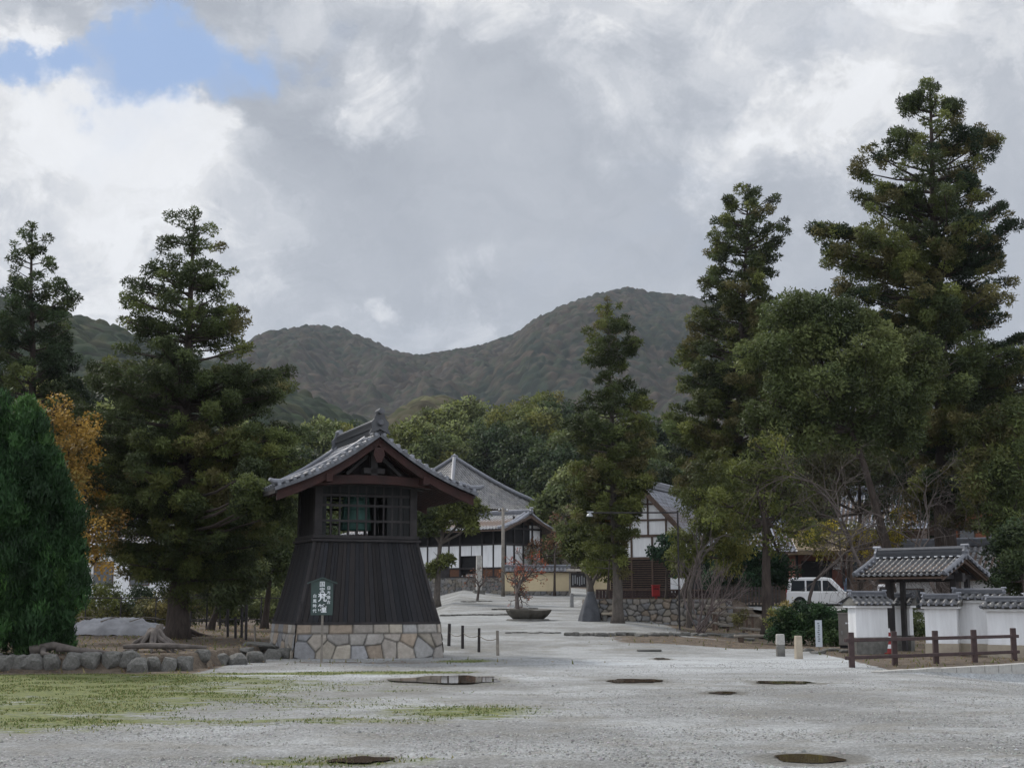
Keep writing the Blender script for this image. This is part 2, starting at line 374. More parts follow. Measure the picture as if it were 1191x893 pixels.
# voronoi rubble face: grid displaced at the joints, one tint per stone
STONES = np.array([[.36, .325, .28], [.33, .31, .285], [.31, .305, .295], [.285, .285, .29], [.36, .325, .27], [.34, .28, .22], [.33, .30, .265], [.38, .36, .33]])
def rubble(mb_list, o, u, v, n, w, h, cell, seed, depth=.05, res=.035, cols=STONES, joint=.07, batter=0., taper=0., row=0.0, aspect=1.25):
    nu = max(2, int(w / res)); nv = max(2, int(h / res))
    a, b = np.meshgrid(np.linspace(0, 1, nu + 1), np.linspace(0, 1, nv + 1), indexing='ij')
    s = a * w / (cell * aspect); t = b * (h - row) / cell
    i = np.floor(s); j = np.floor(t)
    d1 = np.full(s.shape, 9.); d2 = np.full(s.shape, 9.); idn = np.zeros(s.shape)
    for di in (-1, 0, 1, ):
        for dj in (-1, 0, 1):
            ci, cj = i + di, j + dj
            cx = ci + .5 + (hsh(ci, cj, seed) - .5) * .8; cy = cj + .5 + (hsh(ci, cj, seed + 5) - .5) * .8
            d = np.hypot(s - cx, t - cy); hid = hsh(ci, cj, seed + 11)
            m = d < d1
            d2 = np.where(m, d1, np.minimum(d2, d)); idn = np.where(m, hid, idn); d1 = np.where(m, d, d1)
    e = (d2 - d1)
    if row > 0:      # a coursed top row
        zz = b * h; top = zz > h - row
        wdt = cell * 1.35; q = a * w / wdt + .25 * np.sin(a * w * 2.1); qi = np.floor(q); f = q - qi
        er = np.minimum(np.minimum(f, 1 - f) * 2 * 1.2, (zz - (h - row)) / row * 1.4)
        e = np.where(top, er, np.minimum(e, np.abs(zz - (h - row)) / cell * 1.5)); idn = np.where(top, hsh(qi, qi * 0 + 3, seed + 20), idn)
    jt = sst(e, 0.02, joint * 2.2)
    out = depth * jt + .02 * (fbm(s * 3, t * 3, seed + 3) - .5) + .03 * (idn - .5)
    ww = 1 - taper * b
    uc = (a - .5) * w * ww + .5 * w
    V = np.array(o)[None, None] + np.array(u)[None, None] * uc[..., None] + np.array(v)[None, None] * (b * h)[..., None] + np.array(n)[None, None] * (out - batter * b)[..., None]
    c = cols[(idn * 997).astype(int) % len(cols)] * (.8 + .4 * ((idn * 131) % 1))[..., None]
    c = c * (.28 + .72 * jt)[..., None]
    c = c * (.9 + .25 * (fbm(s * 2, t * 2, seed + 8)))[..., None]
    I = np.arange((nu + 1) * (nv + 1)).reshape(nu + 1, nv + 1)
    Fc = np.stack([I[:-1, :-1], I[1:, :-1], I[1:, 1:], I[:-1, 1:]], -1).reshape(-1, 4)
    mb_list.append((V.reshape(-1, 3), Fc, c.reshape(-1, 3)))
def join_np(lst):
    V = np.concatenate([l[0] for l in lst]); C = np.concatenate([l[2] for l in lst]); off = 0; Fs = []
    for l in lst: Fs.append(l[1] + off); off += len(l[0])
    return V, np.concatenate(Fs), C

# tiled roof slope, four corners (ridge a,b / eave c,d), real rolls and stepped courses
def tile_slope(a, b, c, d, sag=.0, spacing=.26, course=.28, amp=.045, tint=(.15, .155, .17), seed=1, lichen=.0, sub=8, flare=0.):
    a, b, c, d = [np.array(q, float) for q in (a, b, c, d)]
    ew = np.linalg.norm(d - c); L = np.linalg.norm((c + d) / 2 - (a + b) / 2)
    ed = (d - c) / ew; dn = ((c + d) / 2 - (a + b) / 2) / L; nn = np.cross(ed, dn); nn = nn if nn[2] > 0 else -nn
    nu = max(8, int(round(ew / spacing)) * sub); ncrs = max(2, int(L / course)); nv = ncrs * 3
    U = np.linspace(0, 1, nu + 1); Vv = []
    for k in range(ncrs): Vv += [k / ncrs, (k + .5) / ncrs, (k + .96) / ncrs]
    Vv.append(1.); Vv = np.array(Vv)
    u, v = np.meshgrid(U, Vv, indexing='ij')
    top = a[None, None] * (1 - u[..., None]) + b[None, None] * u[..., None]
    bot = c[None, None] * (1 - u[..., None]) + d[None, None] * u[..., None]
    Pp = top * (1 - v[..., None]) + bot * v[..., None]
    ph = ((Pp - c) @ ed) / spacing
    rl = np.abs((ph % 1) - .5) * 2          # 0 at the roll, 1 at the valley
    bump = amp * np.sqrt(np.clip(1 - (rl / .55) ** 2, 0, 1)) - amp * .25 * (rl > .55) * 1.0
    step = .022 * ((v * ncrs) % 1.0)
    step = np.where(v >= 1, .022, step)
    z = bump + step - sag * np.sin(PI * v) 
    Pp = Pp + nn[None, None] * z[..., None]
    Pp[..., 2] += flare * (2 * np.abs(u - .5)) ** 3 * v
    ci = np.floor(ph); cj = np.floor(v * ncrs - 1e-6)
    r1 = hsh(ci, cj, seed)
    col = np.array(tint)[None, None] * (.62 + .75 * r1)[..., None]
    li = sst(fbm(Pp[..., 0] * .9 + seed, Pp[..., 1] * .9 + Pp[..., 2], seed + 4), .52, .7) * lichen
    col = col * (1 - li[..., None]) + np.array([.30, .28, .24]) * li[..., None]
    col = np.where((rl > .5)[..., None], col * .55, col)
    I = np.arange(u.size).reshape(u.shape)
    Fc = np.stack([I[:-1, :-1], I[1:, :-1], I[1:, 1:], I[:-1, 1:]], -1).reshape(-1, 4)
    return (Pp.reshape(-1, 3), Fc, col.reshape(-1, 3))
def tiled(name, slopes, parent):
    V, Fc, C = join_np(slopes); return mesh_np(name, V, Fc, M_tile, parent, C)
def tcol(k=1.): return (.14 * k, .145 * k, .16 * k)
def ridge_stack(mb, a, b, w=.28, h=.34, tint=.9, capr=.09, layers=4):
    a = Vector(a); b = Vector(b)
    for i in range(layers):
        q = random.uniform(.75, 1.2) * tint; mb.cur = tcol(q)
        hh = h / layers; ww = w * (1.05 if i % 2 == 0 else .9)
        mb.bar(a + Vector((0, 0, hh * (i + .5))), b + Vector((0, 0, hh * (i + .5))), ww, hh * .9)
    mb.cur = tcol(1.2 * tint); mb.tube([a + Vector((0, 0, h + capr * .5)), b + Vector((0, 0, h + capr * .5))], capr, 10)
    mb.cur = (1, 1, 1)
def oni(mb, c, s, dy, tint=.8):  # onigawara end tile: shaped plate with horns, disc on top; dy = outward direction (x,y)
    d = Vector((dy[0], dy[1], 0)).normalized(); r = Vector((-d.y, d.x, 0)); c = Vector(c)
    mb.cur = tcol(tint)
    pts = [(-.55, -.15), (-.42, .12), (-.46, .45), (-.3, .62), (-.2, .92), (0, .78), (.2, .92), (.3, .62), (.46, .45), (.42, .12), (.55, -.15), (.2, 0), (0, .1), (-.2, 0)]
    poly = [c + r * (x * s) + Vector((0, 0, z * s)) for x, z in pts]
    mb.prism(poly, d * (.22 * s))
    mb.cur = tcol(tint * 1.6)
    mb.tube([c + Vector((0, 0, .42 * s)) + d * .1 * s, c + Vector((0, 0, .42 * s)) + d * .42 * s], [.24 * s, .12 * s], 10)
    mb.tube([c + Vector((0, 0, .98 * s)) - d * .3 * s, c + Vector((0, 0, 1.0 * s)) + d * .5 * s], .15 * s, 12)
    mb.tube([c + Vector((0, 0, 1.0 * s)) + d * .505 * s, c + Vector((0, 0, 1.0 * s)) + d * .53 * s], .1 * s, 12)
    mb.cur = (1, 1, 1)

# ================================================================== THE SETTING
def ground_material():
    m = bpy.data.materials.new('gravel_ground'); m.use_nodes = True; t = m.node_tree; b = t.nodes['Principled BSDF']
    tc = t.nodes.new('ShaderNodeTexCoord'); at = t.nodes.new('ShaderNodeAttribute'); at.attribute_name = 'Col'
    sep = t.nodes.new('ShaderNodeSeparateColor'); t.links.new(at.outputs['Color'], sep.inputs[0])
    def noise(s, d=6, r=.6, st=(1, 1, 1)):
        mp = t.nodes.new('ShaderNodeMapping'); mp.inputs['Scale'].default_value = st; t.links.new(tc.outputs['Object'], mp.inputs[0])
        n = t.nodes.new('ShaderNodeTexNoise'); n.inputs['Scale'].default_value = s; n.inputs['Detail'].default_value = d; n.inputs['Roughness'].default_value = r
        t.links.new(mp.outputs[0], n.inputs['Vector']); return n.outputs['Fac']
    def ramp(v, a, b_):
        mr = t.nodes.new('ShaderNodeMapRange'); mr.interpolation_type = 'SMOOTHSTEP'; t.links.new(v, mr.inputs['Value'])
        mr.inputs['From Min'].default_value = a; mr.inputs['From Max'].default_value = b_; return mr.outputs[0]
    def mix(f, a, b_, bt='MIX'):
        x = t.nodes.new('ShaderNodeMix'); x.data_type = 'RGBA'; x.blend_type = bt
        if isinstance(f, (int, float)): x.inputs['Factor'].default_value = f
        else: t.links.new(f, x.inputs['Factor'])
        for k, v in (('A', a), ('B', b_)):
            if isinstance(v, tuple): x.inputs[k].default_value = (*v, 1)
            else: t.links.new(v, x.inputs[k])
        return x.outputs['Result']
    peb = t.nodes.new('ShaderNodeTexVoronoi'); peb.inputs['Scale'].default_value = 26; t.links.new(tc.outputs['Object'], peb.inputs['Vector'])
    pebc = t.nodes.new('ShaderNodeSeparateColor'); t.links.new(peb.outputs['Color'], pebc.inputs[0])
    base = mix(ramp(noise(.35, 6, .65, (.9, .9, 1)), .35, .65), (.195, .195, .188), (.335, .342, .338))     # pale gravel in broad drifts
    base = mix(math_n(t, 'MULTIPLY', ramp(noise(.9, 8, .72, (.8, .8, 1)), .46, .66), .75), base, (.205, .195, .17))
    base = mix(math_n(t, 'MULTIPLY', ramp(noise(.25, 7, .7, (.8, 1.1, 1)), .5, .64), .6), base, (.18, .175, .16))
    grit = mix(pebc.outputs[0], (.78, .78, .77), (1.2, 1.2, 1.21))
    base = mix(1.0, base, grit, 'MULTIPLY')
    f2 = mix(ramp(noise(60, 3, .7), .3, .7), (.6, .6, .6), (1.3, 1.3, 1.3)); base = mix(.7, base, f2, 'MULTIPLY')
    pale = math_n(t, 'MULTIPLY', sep.outputs[2], ramp(noise(.6, 7, .68, (.7, 1.0, 1)), .25, .62))
    base = mix(math_n(t, 'MULTIPLY', pale, .75), base, mix(1.0, (.47, .49, .50), grit, 'MULTIPLY'))
    soil = mix(ramp(noise(3, 7, .65), .35, .65), (.075, .058, .044), (.15, .12, .09))
    soil = mix(.8, soil, f2, 'MULTIPLY')
    base = mix(ramp(math_n(t, 'ADD', sep.outputs[0], math_n(t, 'MULTIPLY_ADD', noise(2.5, 6, .7), .7, -.35)), .42, .6), base, soil)
    moss = mix(ramp(noise(7, 6, .7), .35, .65), (.07, .09, .022), (.17, .185, .045))
    moss = mix(.8, moss, f2, 'MULTIPLY')
    mf = ramp(math_n(t, 'ADD', sep.outputs[1], math_n(t, 'MULTIPLY_ADD', noise(2.6, 8, .75, (.6, 1.4, 1)), 1.3, -.65)), .38, .66)
    base = mix(math_n(t, 'MULTIPLY', mf, .9), base, moss)
    dry = at.outputs['Alpha']; dk = mix(ramp(dry, .2, .9), (.66, .63, .58), (1, 1, 1)); base = mix(1.0, base, dk, 'MULTIPLY')
    rr = t.nodes.new('ShaderNodeMapRange'); t.links.new(dry, rr.inputs['Value']); rr.inputs['To Min'].default_value = .35; rr.inputs['To Max'].default_value = .88; t.links.new(rr.outputs[0], b.inputs['Roughness'])
    t.links.new(base, b.inputs['Base Color']); b.inputs['Specular IOR Level'].default_value = .2
    h = math_n(t, 'ADD', math_n(t, 'MULTIPLY', peb.outputs['Distance'], -1.0), noise(30, 5, .7))
    bp = t.nodes.new('ShaderNodeBump'); bp.inputs['Strength'].default_value = .8; bp.inputs['Distance'].default_value = .03
    t.links.new(h, bp.inputs['Height']); t.links.new(bp.outputs[0], b.inputs['Normal'])
    return m

def moss_at(x, y):
    n = fbm(x * .5, y * .9, 33, 4)
    a = sst(-1.5 - x, -2, 6) * sst(y, 14, 20) * sst(32.5 - y, 0, 3) * .75
    a = np.maximum(a, .85 * np.exp(-((y - 31.0 - .12 * (x + 5)) / .9) ** 2) * sst(-x, -2.0, 3) )
    a = np.maximum(a, .62 * np.exp(-(((x + 1.0) / 2.2) ** 2 + ((y - 20.5) / 2.0) ** 2)))
    a = np.maximum(a, (.30 + .25 * fbm(x * .25, y * .5, 90)) * sst(3.5 - x, 0, 6) * sst(y, 15, 19) * sst(31 - y, 0, 3))
    a = np.maximum(a, .5 * np.exp(-(((x + 1.8) / 2.0) ** 2 + ((y - 14.2) / 1.0) ** 2)))
    a = np.maximum(a, .8 * np.exp(-(((x + 1.2) / 1.2) ** 2 + ((y - 37.5) / 1.2) ** 2)))
    a = np.maximum(a, .55 * np.exp(-(((x - 5.0) / 6.) ** 2 + ((y - 69) / 5.0) ** 2)) * (x > 3.9))
    return np.clip(a * (.55 + .9 * n), 0, 1)
def soil_at(x, y):
    s = bedmask(x, y) * sst(100 - y, 0, 10)
    s = np.maximum(s, .75 * sst(y, 45.5, 48) * sst(52.6 - y, 0, .5) * sst(x, 1.5, 5))
    s = np.maximum(s, .95 * sst(x, 5.5, 8) * sst(y, 51, 53.5))
    dd = (x - CPA[0]) * cpn[0] + (y - CPA[1]) * cpn[1]
    s = np.maximum(s, .75 * sst(-dd, .1, .4) * sst(x - (8.3 + (y - 32) * .06), 0, .8) * sst(y, 31, 33))
    s = np.maximum(s, .55 * np.exp(-(((x + 4) / 4.5) ** 2 + ((y - 36.5) / 1.4) ** 2)))
    s = np.maximum(s, .95 * sst(-x, 6.6, 7.6) * sst(y, 30.3, 31.2) * (1 - bedmask(x, y)) * sst(np.interp(x, EDX, EDY) - y, -1.5, -.2))
    s = np.maximum(s, .95 * sst(-x, 6.6, 7.6) * np.exp(-((y - np.interp(x, EDX, EDY) + .3) / .8) ** 2))
    s = np.maximum(s, .8 * sst(y, 112, 130))
    return np.clip(s, 0, 1)
def pale_at(x, y):
    a = np.exp(-((y - 36 - .1 * x) / 5.) ** 2) * sst(x, -1, 3)
    a = np.maximum(a, .8 * np.exp(-((y - 29 + .25 * x) / 1.2) ** 2) * sst(-x, -4, 1) * sst(x, -7, -5))
    a = np.maximum(a, .5 * np.exp(-((y - 62 - .4 * x) / 6.) ** 2) * (1 - sst(x, 3, 5)))
    return np.clip(a, 0, 1)
PUD = [(462, 582, 791, 10, 1), (706, 770, 792, 4.5, 2), (826, 857, 806, 3, 3), (898, 982, 883, 9, 4), (385, 455, 885, 8, 5), (878, 948, 794, 3, 6), (760, 778, 766, 2, 8)]
def pud_geo(px0, px1, py, hpx):
    a = G(px0, py); b = G(px1, py); c1 = G((px0 + px1) / 2, py - hpx / 2); c2 = G((px0 + px1) / 2, py + hpx / 2)
    return (a[0] + b[0]) / 2, (c1[1] + c2[1]) / 2, (b[0] - a[0]) / 2, abs(c1[1] - c2[1]) / 2
PG = [pud_geo(*p[:4]) for p in PUD]
def dry_at(x, y):
    d = np.ones_like(x)
    for cx, cy, rx, ry in PG:
        q = np.hypot((x - cx) / (rx * 1.1 + .15), (y - cy) / (ry * 1.15 + .2)) + 1.1 * (fbm(x * 2.5, y * 2.5, 55) - .5); d = np.minimum(d, sst(q, .75, 1.35))
    return d
def make_ground():
    xs = np.unique(np.concatenate([np.linspace(-3000, -400, 14), np.linspace(-400, -60, 35), np.linspace(-60, -17, 60), np.arange(-17, 17.5, .16),
                                   np.linspace(17.6, 60, 60), np.linspace(60, 400, 35), np.linspace(400, 3000, 14)]))
    ys = np.unique(np.concatenate([np.linspace(-400, 2, 24), np.linspace(2, 12, 30), np.arange(12, 70, .16), np.linspace(70, 130, 130), np.linspace(131, 400, 80), np.linspace(410, 3600, 40)]))
    x, y = np.meshgrid(xs, ys, indexing='ij'); z = height(x, y)
    I = np.arange(x.size).reshape(x.shape)
    Fc = np.stack([I[:-1, :-1], I[1:, :-1], I[1:, 1:], I[:-1, 1:]], -1).reshape(-1, 4)
    c = np.stack([soil_at(x, y), moss_at(x, y), pale_at(x, y), dry_at(x, y)], -1).reshape(-1, 4)
    o = mesh_np('ground', np.stack([x, y, z], -1).reshape(-1, 3), Fc, ground_material(), None, c, smooth=True)
    tag(o, kind='structure')
make_ground()

# ---- puddles: irregular water films lying just above the ground
def water_mat():
    m = bpy.data.materials.new('puddle_water'); m.use_nodes = True; b = m.node_tree.nodes['Principled BSDF']
    b.inputs['Base Color'].default_value = (.06, .043, .028, 1); b.inputs['Roughness'].default_value = .04; b.inputs['Specular IOR Level'].default_value = .6
    n = m.node_tree.nodes.new('ShaderNodeTexNoise'); n.inputs['Scale'].default_value = 3
    bp = m.node_tree.nodes.new('ShaderNodeBump'); bp.inputs['Strength'].default_value = .02; bp.inputs['Distance'].default_value = .02
    m.node_tree.links.new(n.outputs['Fac'], bp.inputs['Height']); m.node_tree.links.new(bp.outputs[0], b.inputs['Normal'])
    return m
M_water = water_mat()
def puddle(px0, px1, py, hpx, seed):
    a = G(px0, py); b = G(px1, py); c1 = G((px0 + px1) / 2, py - hpx / 2); c2 = G((px0 + px1) / 2, py + hpx / 2)
    cx, cy = (a[0] + b[0]) / 2, (c1[1] + c2[1]) / 2; rx = (b[0] - a[0]) / 2; ry = abs(c1[1] - c2[1]) / 2
    rg = np.random.default_rng(seed); n = 72; th = np.linspace(0, 2 * PI, n, endpoint=False); k = np.ones(n)
    for q in range(2, 12): k += rg.uniform(-.3, .3) / q ** (.75 if seed != 4 else 1.3) * np.cos(q * th + rg.uniform(0, 6))
    ring = np.stack([cx + rx * k * np.cos(th), cy + ry * k * np.sin(th)], -1)
    zz = max(height(ring[:, 0], ring[:, 1]).max(), hz(cx, cy)) + .006
    me = bpy.data.meshes.new('puddle'); V = [(p[0], p[1], zz) for p in ring]; me.from_pydata(V, [], [tuple(range(n))]); me.materials.append(M_water)
    o = bpy.data.objects.new('puddle', me); COL.objects.link(o); tag(o, kind='structure')
for a in PUD:
    puddle(*a)

# ---- loose pebbles over the gravel, fallen leaves, grass tufts (uncountable: stuff)
def pebbles():
    n = 52000; y = 12.2 + 26 * rng.random(n) ** 1.35; x = (rng.random(n) * 2 - 1) * (y * .385)
    keep = (moss_at(x, y) < .5) & (soil_at(x, y) < .4) & (dry_at(x, y) > .5) & (fbm(x * .5, y * 1.2, 61) > .42); x = x[keep]; y = y[keep]; n = len(x)
    z = height(x, y); s = rng.uniform(.008, .019, n) * np.where(rng.random(n) < .02, 1.9, 1)
    base = np.array([(1, 0, 0), (0, 1, 0), (-1, 0, 0), (0, -1, 0), (0, 0, 1), (0, 0, -.6)], float)
    V = base[None] * rng.uniform(.6, 1.3, (n, 6, 1)) * s[:, None, None]; V[..., 2] *= .7
    a = rng.random(n) * 6.28; ca, sa = np.cos(a)[:, None], np.sin(a)[:, None]
    vx = V[..., 0] * ca - V[..., 1] * sa; vy = V[..., 0] * sa + V[..., 1] * ca
    V = np.stack([vx + x[:, None], vy + y[:, None], V[..., 2] + z[:, None] + s[:, None] * .2], -1).reshape(-1, 3)
    f = np.array([(0, 1, 4), (1, 2, 4), (2, 3, 4), (3, 0, 4)])
    Fc = (f[None] + 6 * np.arange(n)[:, None, None]).reshape(-1, 3)
    c = np.array([.26, .26, .25])[None] * rng.uniform(.4, 1.35, (n, 1)) * rng.uniform(.94, 1.06, (n, 3))
    o = mesh_np('loose_gravel', V, Fc, mat('pebble', one, (.8, .8, .8), 5, .8, 0, vcol=True), None, np.repeat(c, 6, 0))
    tag(o, kind='stuff')
pebbles()
def blades(n, fn, col, hmin, hmax, name, yr, xr, col2=None):
    y = yr[0] + (yr[1] - yr[0]) * rng.random(n) ** 1.2; x = xr[0] + (xr[1] - xr[0]) * rng.random(n)
    k = rng.random(n) < fn(x, y); x, y = x[k], y[k]; n = len(x); z = height(x, y)
    a = rng.random(n) * PI; h = rng.uniform(hmin, hmax, n); w = h * .16 + .006
    dx, dy = np.cos(a) * w, np.sin(a) * w; lx, ly = rng.normal(0, .4, n) * h, rng.normal(0, .4, n) * h
    V = np.stack([np.stack([x - dx, y - dy, z], -1), np.stack([x + dx, y + dy, z], -1), np.stack([x + lx, y + ly, z + h], -1)], 1).reshape(-1, 3)
    Fc = np.arange(3 * n).reshape(n, 3); c = np.array(col)[None] * rng.uniform(.6, 1.5, (n, 1))
    if col2 is not None: q = rng.random(n) < .3; c[q] = np.array(col2) * rng.uniform(.6, 1.4, (q.sum(), 1))
    tag(mesh_np(name, V, Fc, M_leaf, None, np.repeat(c, 3, 0)), kind='stuff')
blades(170000, lambda x, y: sst(moss_at(x, y), .3, .8) * (fbm(x * 2, y * 2, 71) > .45), (.085, .115, .03), .012, .035, 'short_grass', (12.5, 39), (-13, 2.5), (.22, .20, .09))
blades(9000, lambda x, y: .8 * soil_at(x, y) * (y < 72), (.12, .13, .045), .04, .13, 'weeds', (31, 72), (-20, 24), (.2, .17, .08))
def litter():
    n = 16000; y = 31 + 44 * rng.random(n); x = rng.uniform(-22, 24, n)
    k = (rng.random(n) < np.where(x < 0, soil_at(x, y) * 1.0, soil_at(x, y) * .45)); x, y = x[k], y[k]; n = len(x); z = height(x, y) + .012
    a = rng.random(n) * 6.28; s = rng.uniform(.02, .05, n); V = []
    for q, rr in ((0, 1), (PI / 2, .6), (PI, 1), (-PI / 2, .6)):
        V.append(np.stack([x + np.cos(a + q) * s * rr, y + np.sin(a + q) * s * rr, z + rng.uniform(0, .025, n)], -1))
    V = np.stack(V, 1).reshape(-1, 3); Fc = np.arange(4 * n).reshape(n, 4)
    pal = np.array([[.26, .14, .05], [.18, .09, .045], [.34, .22, .08], [.13, .08, .05]]); c = pal[rng.integers(0, 4, n)] * rng.uniform(.6, 1.3, (n, 1))
    tag(mesh_np('fallen_leaves', V, Fc, M_leaf, None, np.repeat(c, 4, 0)), kind='stuff')
litter()

# ---- mountains: terrain sheets clothed in a canopy of individual domes
def hills(name, prof, Yr, Yf, Yb, dx, dy, cell, bump, seed, pal, spur=0.12, xlim=None, foot=0., gpow=1.0, nlow=0):
    pts = [P(px, py, Yr) for px, py in prof]; PX = [p[0] for p in pts]; PZ = [p[2] for p in pts]
    x0, x1 = xlim or (PX[0], PX[-1])
    xs = np.arange(x0, x1 + dx, dx); ys = np.concatenate([np.arange(Yf, Yr + 6 * dy, dy), np.linspace(Yr + 8 * dy, Yb, 8)])
    x, y = np.meshgrid(xs, ys, indexing='ij')
    t = np.clip((y - Yf) / (Yr - Yf), 0, 1); zb = height(x, y) - 2
    g = t ** gpow
    crest = np.interp(x, PX, PZ)
    L = (Yr - Yf)
    sp = (fbm(x / L * 9 + 2 * fbm(x / L * 3, y / L * 3, seed + 6), y / L * 2.4, seed, 4) - .5) * 2
    z = zb + (crest - zb) * g + sp * spur * (crest - zb).clip(0) * (4 * t * (1 - t)) ** .8 * 1.1
    back = np.clip((y - Yr) / (Yb - Yr), 0, 1); z = np.where(y > Yr, crest - (crest - zb) * back ** .8 * .8, z)
    z = z + foot
    cap = (crest - EYE) * (y / Yr) + EYE - bump * .95 - (1 - t) * 6; z = np.where(y <= Yr, np.minimum(z, cap), np.minimum(z, crest - bump * .95))
    # low terrain under the canopy
    st = 5
    xl, yl, zl = x[::st, ::st], y[::st, ::st], z[::st, ::st] - bump
    I = np.arange(xl.size).reshape(xl.shape); Fl = np.stack([I[:-1, :-1], I[1:, :-1], I[1:, 1:], I[:-1, 1:]], -1).reshape(-1, 4)
    tag(mesh_np(name + '_terrain', np.stack([xl, yl, zl], -1).reshape(-1, 3), Fl, mat('forest_floor', (.06, .055, .03), None, .1, .95, 0), smooth=True), kind='structure')
    s, q = x / cell, y / (cell * .9); i = np.floor(s); j = np.floor(q)
    d1 = np.full(s.shape, 9.); hid = np.zeros(s.shape); hid2 = np.zeros(s.shape)
    for di in (-1, 0, 1):
        for dj in (-1, 0, 1):
            ci, cj = i + di, j + dj
            cx = ci + .5 + (hsh(ci, cj, seed) - .5) * .85; cy = cj + .5 + (hsh(ci, cj, seed + 5) - .5) * .85
            rr = .75 + .6 * hsh(ci, cj, seed + 9)
            d = np.hypot(s - cx, q - cy) / rr; m = d < d1; d1 = np.where(m, d, d1); hid = np.where(m, hsh(ci, cj, seed + 11), hid); hid2 = np.where(m, hsh(ci, cj, seed + 13), hid2)
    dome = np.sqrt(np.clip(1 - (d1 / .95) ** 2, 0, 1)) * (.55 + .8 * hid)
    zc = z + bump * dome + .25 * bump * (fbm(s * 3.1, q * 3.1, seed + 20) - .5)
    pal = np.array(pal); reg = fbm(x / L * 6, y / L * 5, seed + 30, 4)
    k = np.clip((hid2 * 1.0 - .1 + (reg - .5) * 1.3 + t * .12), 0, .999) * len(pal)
    c = pal[k.astype(int)] * (.2 + 1.0 * hsh(np.floor(hid * 9973), np.floor(hid2 * 7919), 4) + .35 * dome)[..., None] * .55  # cloud shade put into the colour: whole canopy darkened, crown tops left lighter
    I = np.arange(x.size).reshape(x.shape); Fc = np.stack([I[:-1, :-1], I[1:, :-1], I[1:, 1:], I[:-1, 1:]], -1).reshape(-1, 4)
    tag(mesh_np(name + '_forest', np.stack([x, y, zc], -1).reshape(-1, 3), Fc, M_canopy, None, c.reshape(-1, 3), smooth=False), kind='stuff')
AUT = [[.020, .032, .022], [.032, .046, .026], [.046, .056, .032], [.062, .062, .038], [.078, .064, .044], [.088, .064, .048], [.085, .072, .056], [.066, .056, .046]]
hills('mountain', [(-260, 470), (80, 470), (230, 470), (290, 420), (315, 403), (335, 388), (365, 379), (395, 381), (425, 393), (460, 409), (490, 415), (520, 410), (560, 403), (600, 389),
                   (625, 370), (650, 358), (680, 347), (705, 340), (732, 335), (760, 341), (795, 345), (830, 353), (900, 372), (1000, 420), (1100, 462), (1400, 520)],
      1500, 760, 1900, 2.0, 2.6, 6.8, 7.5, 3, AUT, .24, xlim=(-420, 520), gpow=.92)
GRN = [[.020, .034, .017], [.028, .045, .021], [.036, .055, .025], [.048, .062, .028], [.06, .065, .03]]
hills('left_hill', [(-900, 300), (-200, 325), (0, 345), (92, 366), (163, 391), (250, 420), (341, 452), (419, 488), (480, 522), (560, 560)], 620, 330, 800, 1.5, 2.0, 7, 6, 5, GRN, .10, xlim=(-330, -20))
LIM = [[.09, .098, .045], [.12, .118, .06], [.14, .13, .07], [.11, .095, .06]]
hills('near_spur', [(380, 560), (430, 520), (455, 495), (480, 472), (502, 462), (530, 466), (560, 482), (600, 500), (700, 520), (900, 520)], 470, 300, 620, 1.2, 1.6, 6, 5, 8, LIM, .08, xlim=(-66, 70))

# ================================================================== VEGETATION
def leaves(pf, per, L, Wd, flat=.8, up=.3, cols=None, fill=.45, rg=rng, jit=.22, droop=0.):
    pf = np.asarray(pf, float); rm = pf[:, 3].mean()
    cnt = np.maximum(6, (per * (pf[:, 3] / rm) ** 2).astype(int)); idx = np.repeat(np.arange(len(pf)), cnt); n = len(idx)
    d = rg.normal(size=(n, 3)); d /= np.linalg.norm(d, axis=1)[:, None]
    fl = (d[:, 2] < 0) & (rg.random(n) < .35); d[fl, 2] *= -1
    rad = pf[idx, 3] * (fill + (1 - fill) * np.sqrt(rg.random(n))) * (1 + .12 * rg.normal(size=n))
    p = pf[idx, :3] + d * rad[:, None] * np.array([1, 1, flat])
    nn = d + .55 * rg.normal(size=(n, 3)) + np.array([0, 0, .45]); nn /= np.linalg.norm(nn, axis=1)[:, None]
    a = d * .55 + np.array([0, 0, up - droop]) + .6 * rg.normal(size=(n, 3)); a -= nn * (np.sum(a * nn, 1) * .75)[:, None]
    a /= np.linalg.norm(a, axis=1)[:, None] + 1e-9
    b = np.cross(nn, a); b /= np.linalg.norm(b, axis=1)[:, None] + 1e-9
    l = L * rg.uniform(.6, 1.3, n)[:, None]; w = Wd * rg.uniform(.7, 1.3, n)[:, None]
    V = np.stack([p - a * l * .1, p + a * l * .45 + b * w / 2, p + a * l, p + a * l * .45 - b * w / 2], 1).reshape(-1, 3)
    c = cols[idx] * rg.uniform(1 - jit, 1 + jit, (n, 1)) * 1.18
    return V, np.arange(4 * n).reshape(n, 4), np.repeat(c, 4, 0)
def pufcols(pf, pal, rg, var=.35, zdark=0):
    pal = np.array(pal); n = len(pf)
    k = np.clip(((fbm(pf[:, 0] * .35, pf[:, 2] * .35 + pf[:, 1] * .2, 77, 3) - .5) * 2.2 + .5 + rg.normal(0, .16, n)), 0, .999)
    return pal[(k * len(pal)).astype(int)] * np.clip(1 + rg.normal(0, var, n), .45, 1.8)[:, None]
SUGI = [[.036, .048, .018], [.055, .072, .024], [.080, .098, .030], [.115, .128, .036], [.112, .102, .040]]
SUGI_D = [[.024, .038, .017], [.032, .050, .020], [.044, .062, .023], [.056, .070, .026]]
OLIVE = [[.060, .072, .022], [.085, .098, .026], [.105, .118, .028], [.14, .14, .035]]
BROAD = [[.050, .066, .024], [.070, .090, .030], [.092, .112, .038], [.118, .135, .048]]
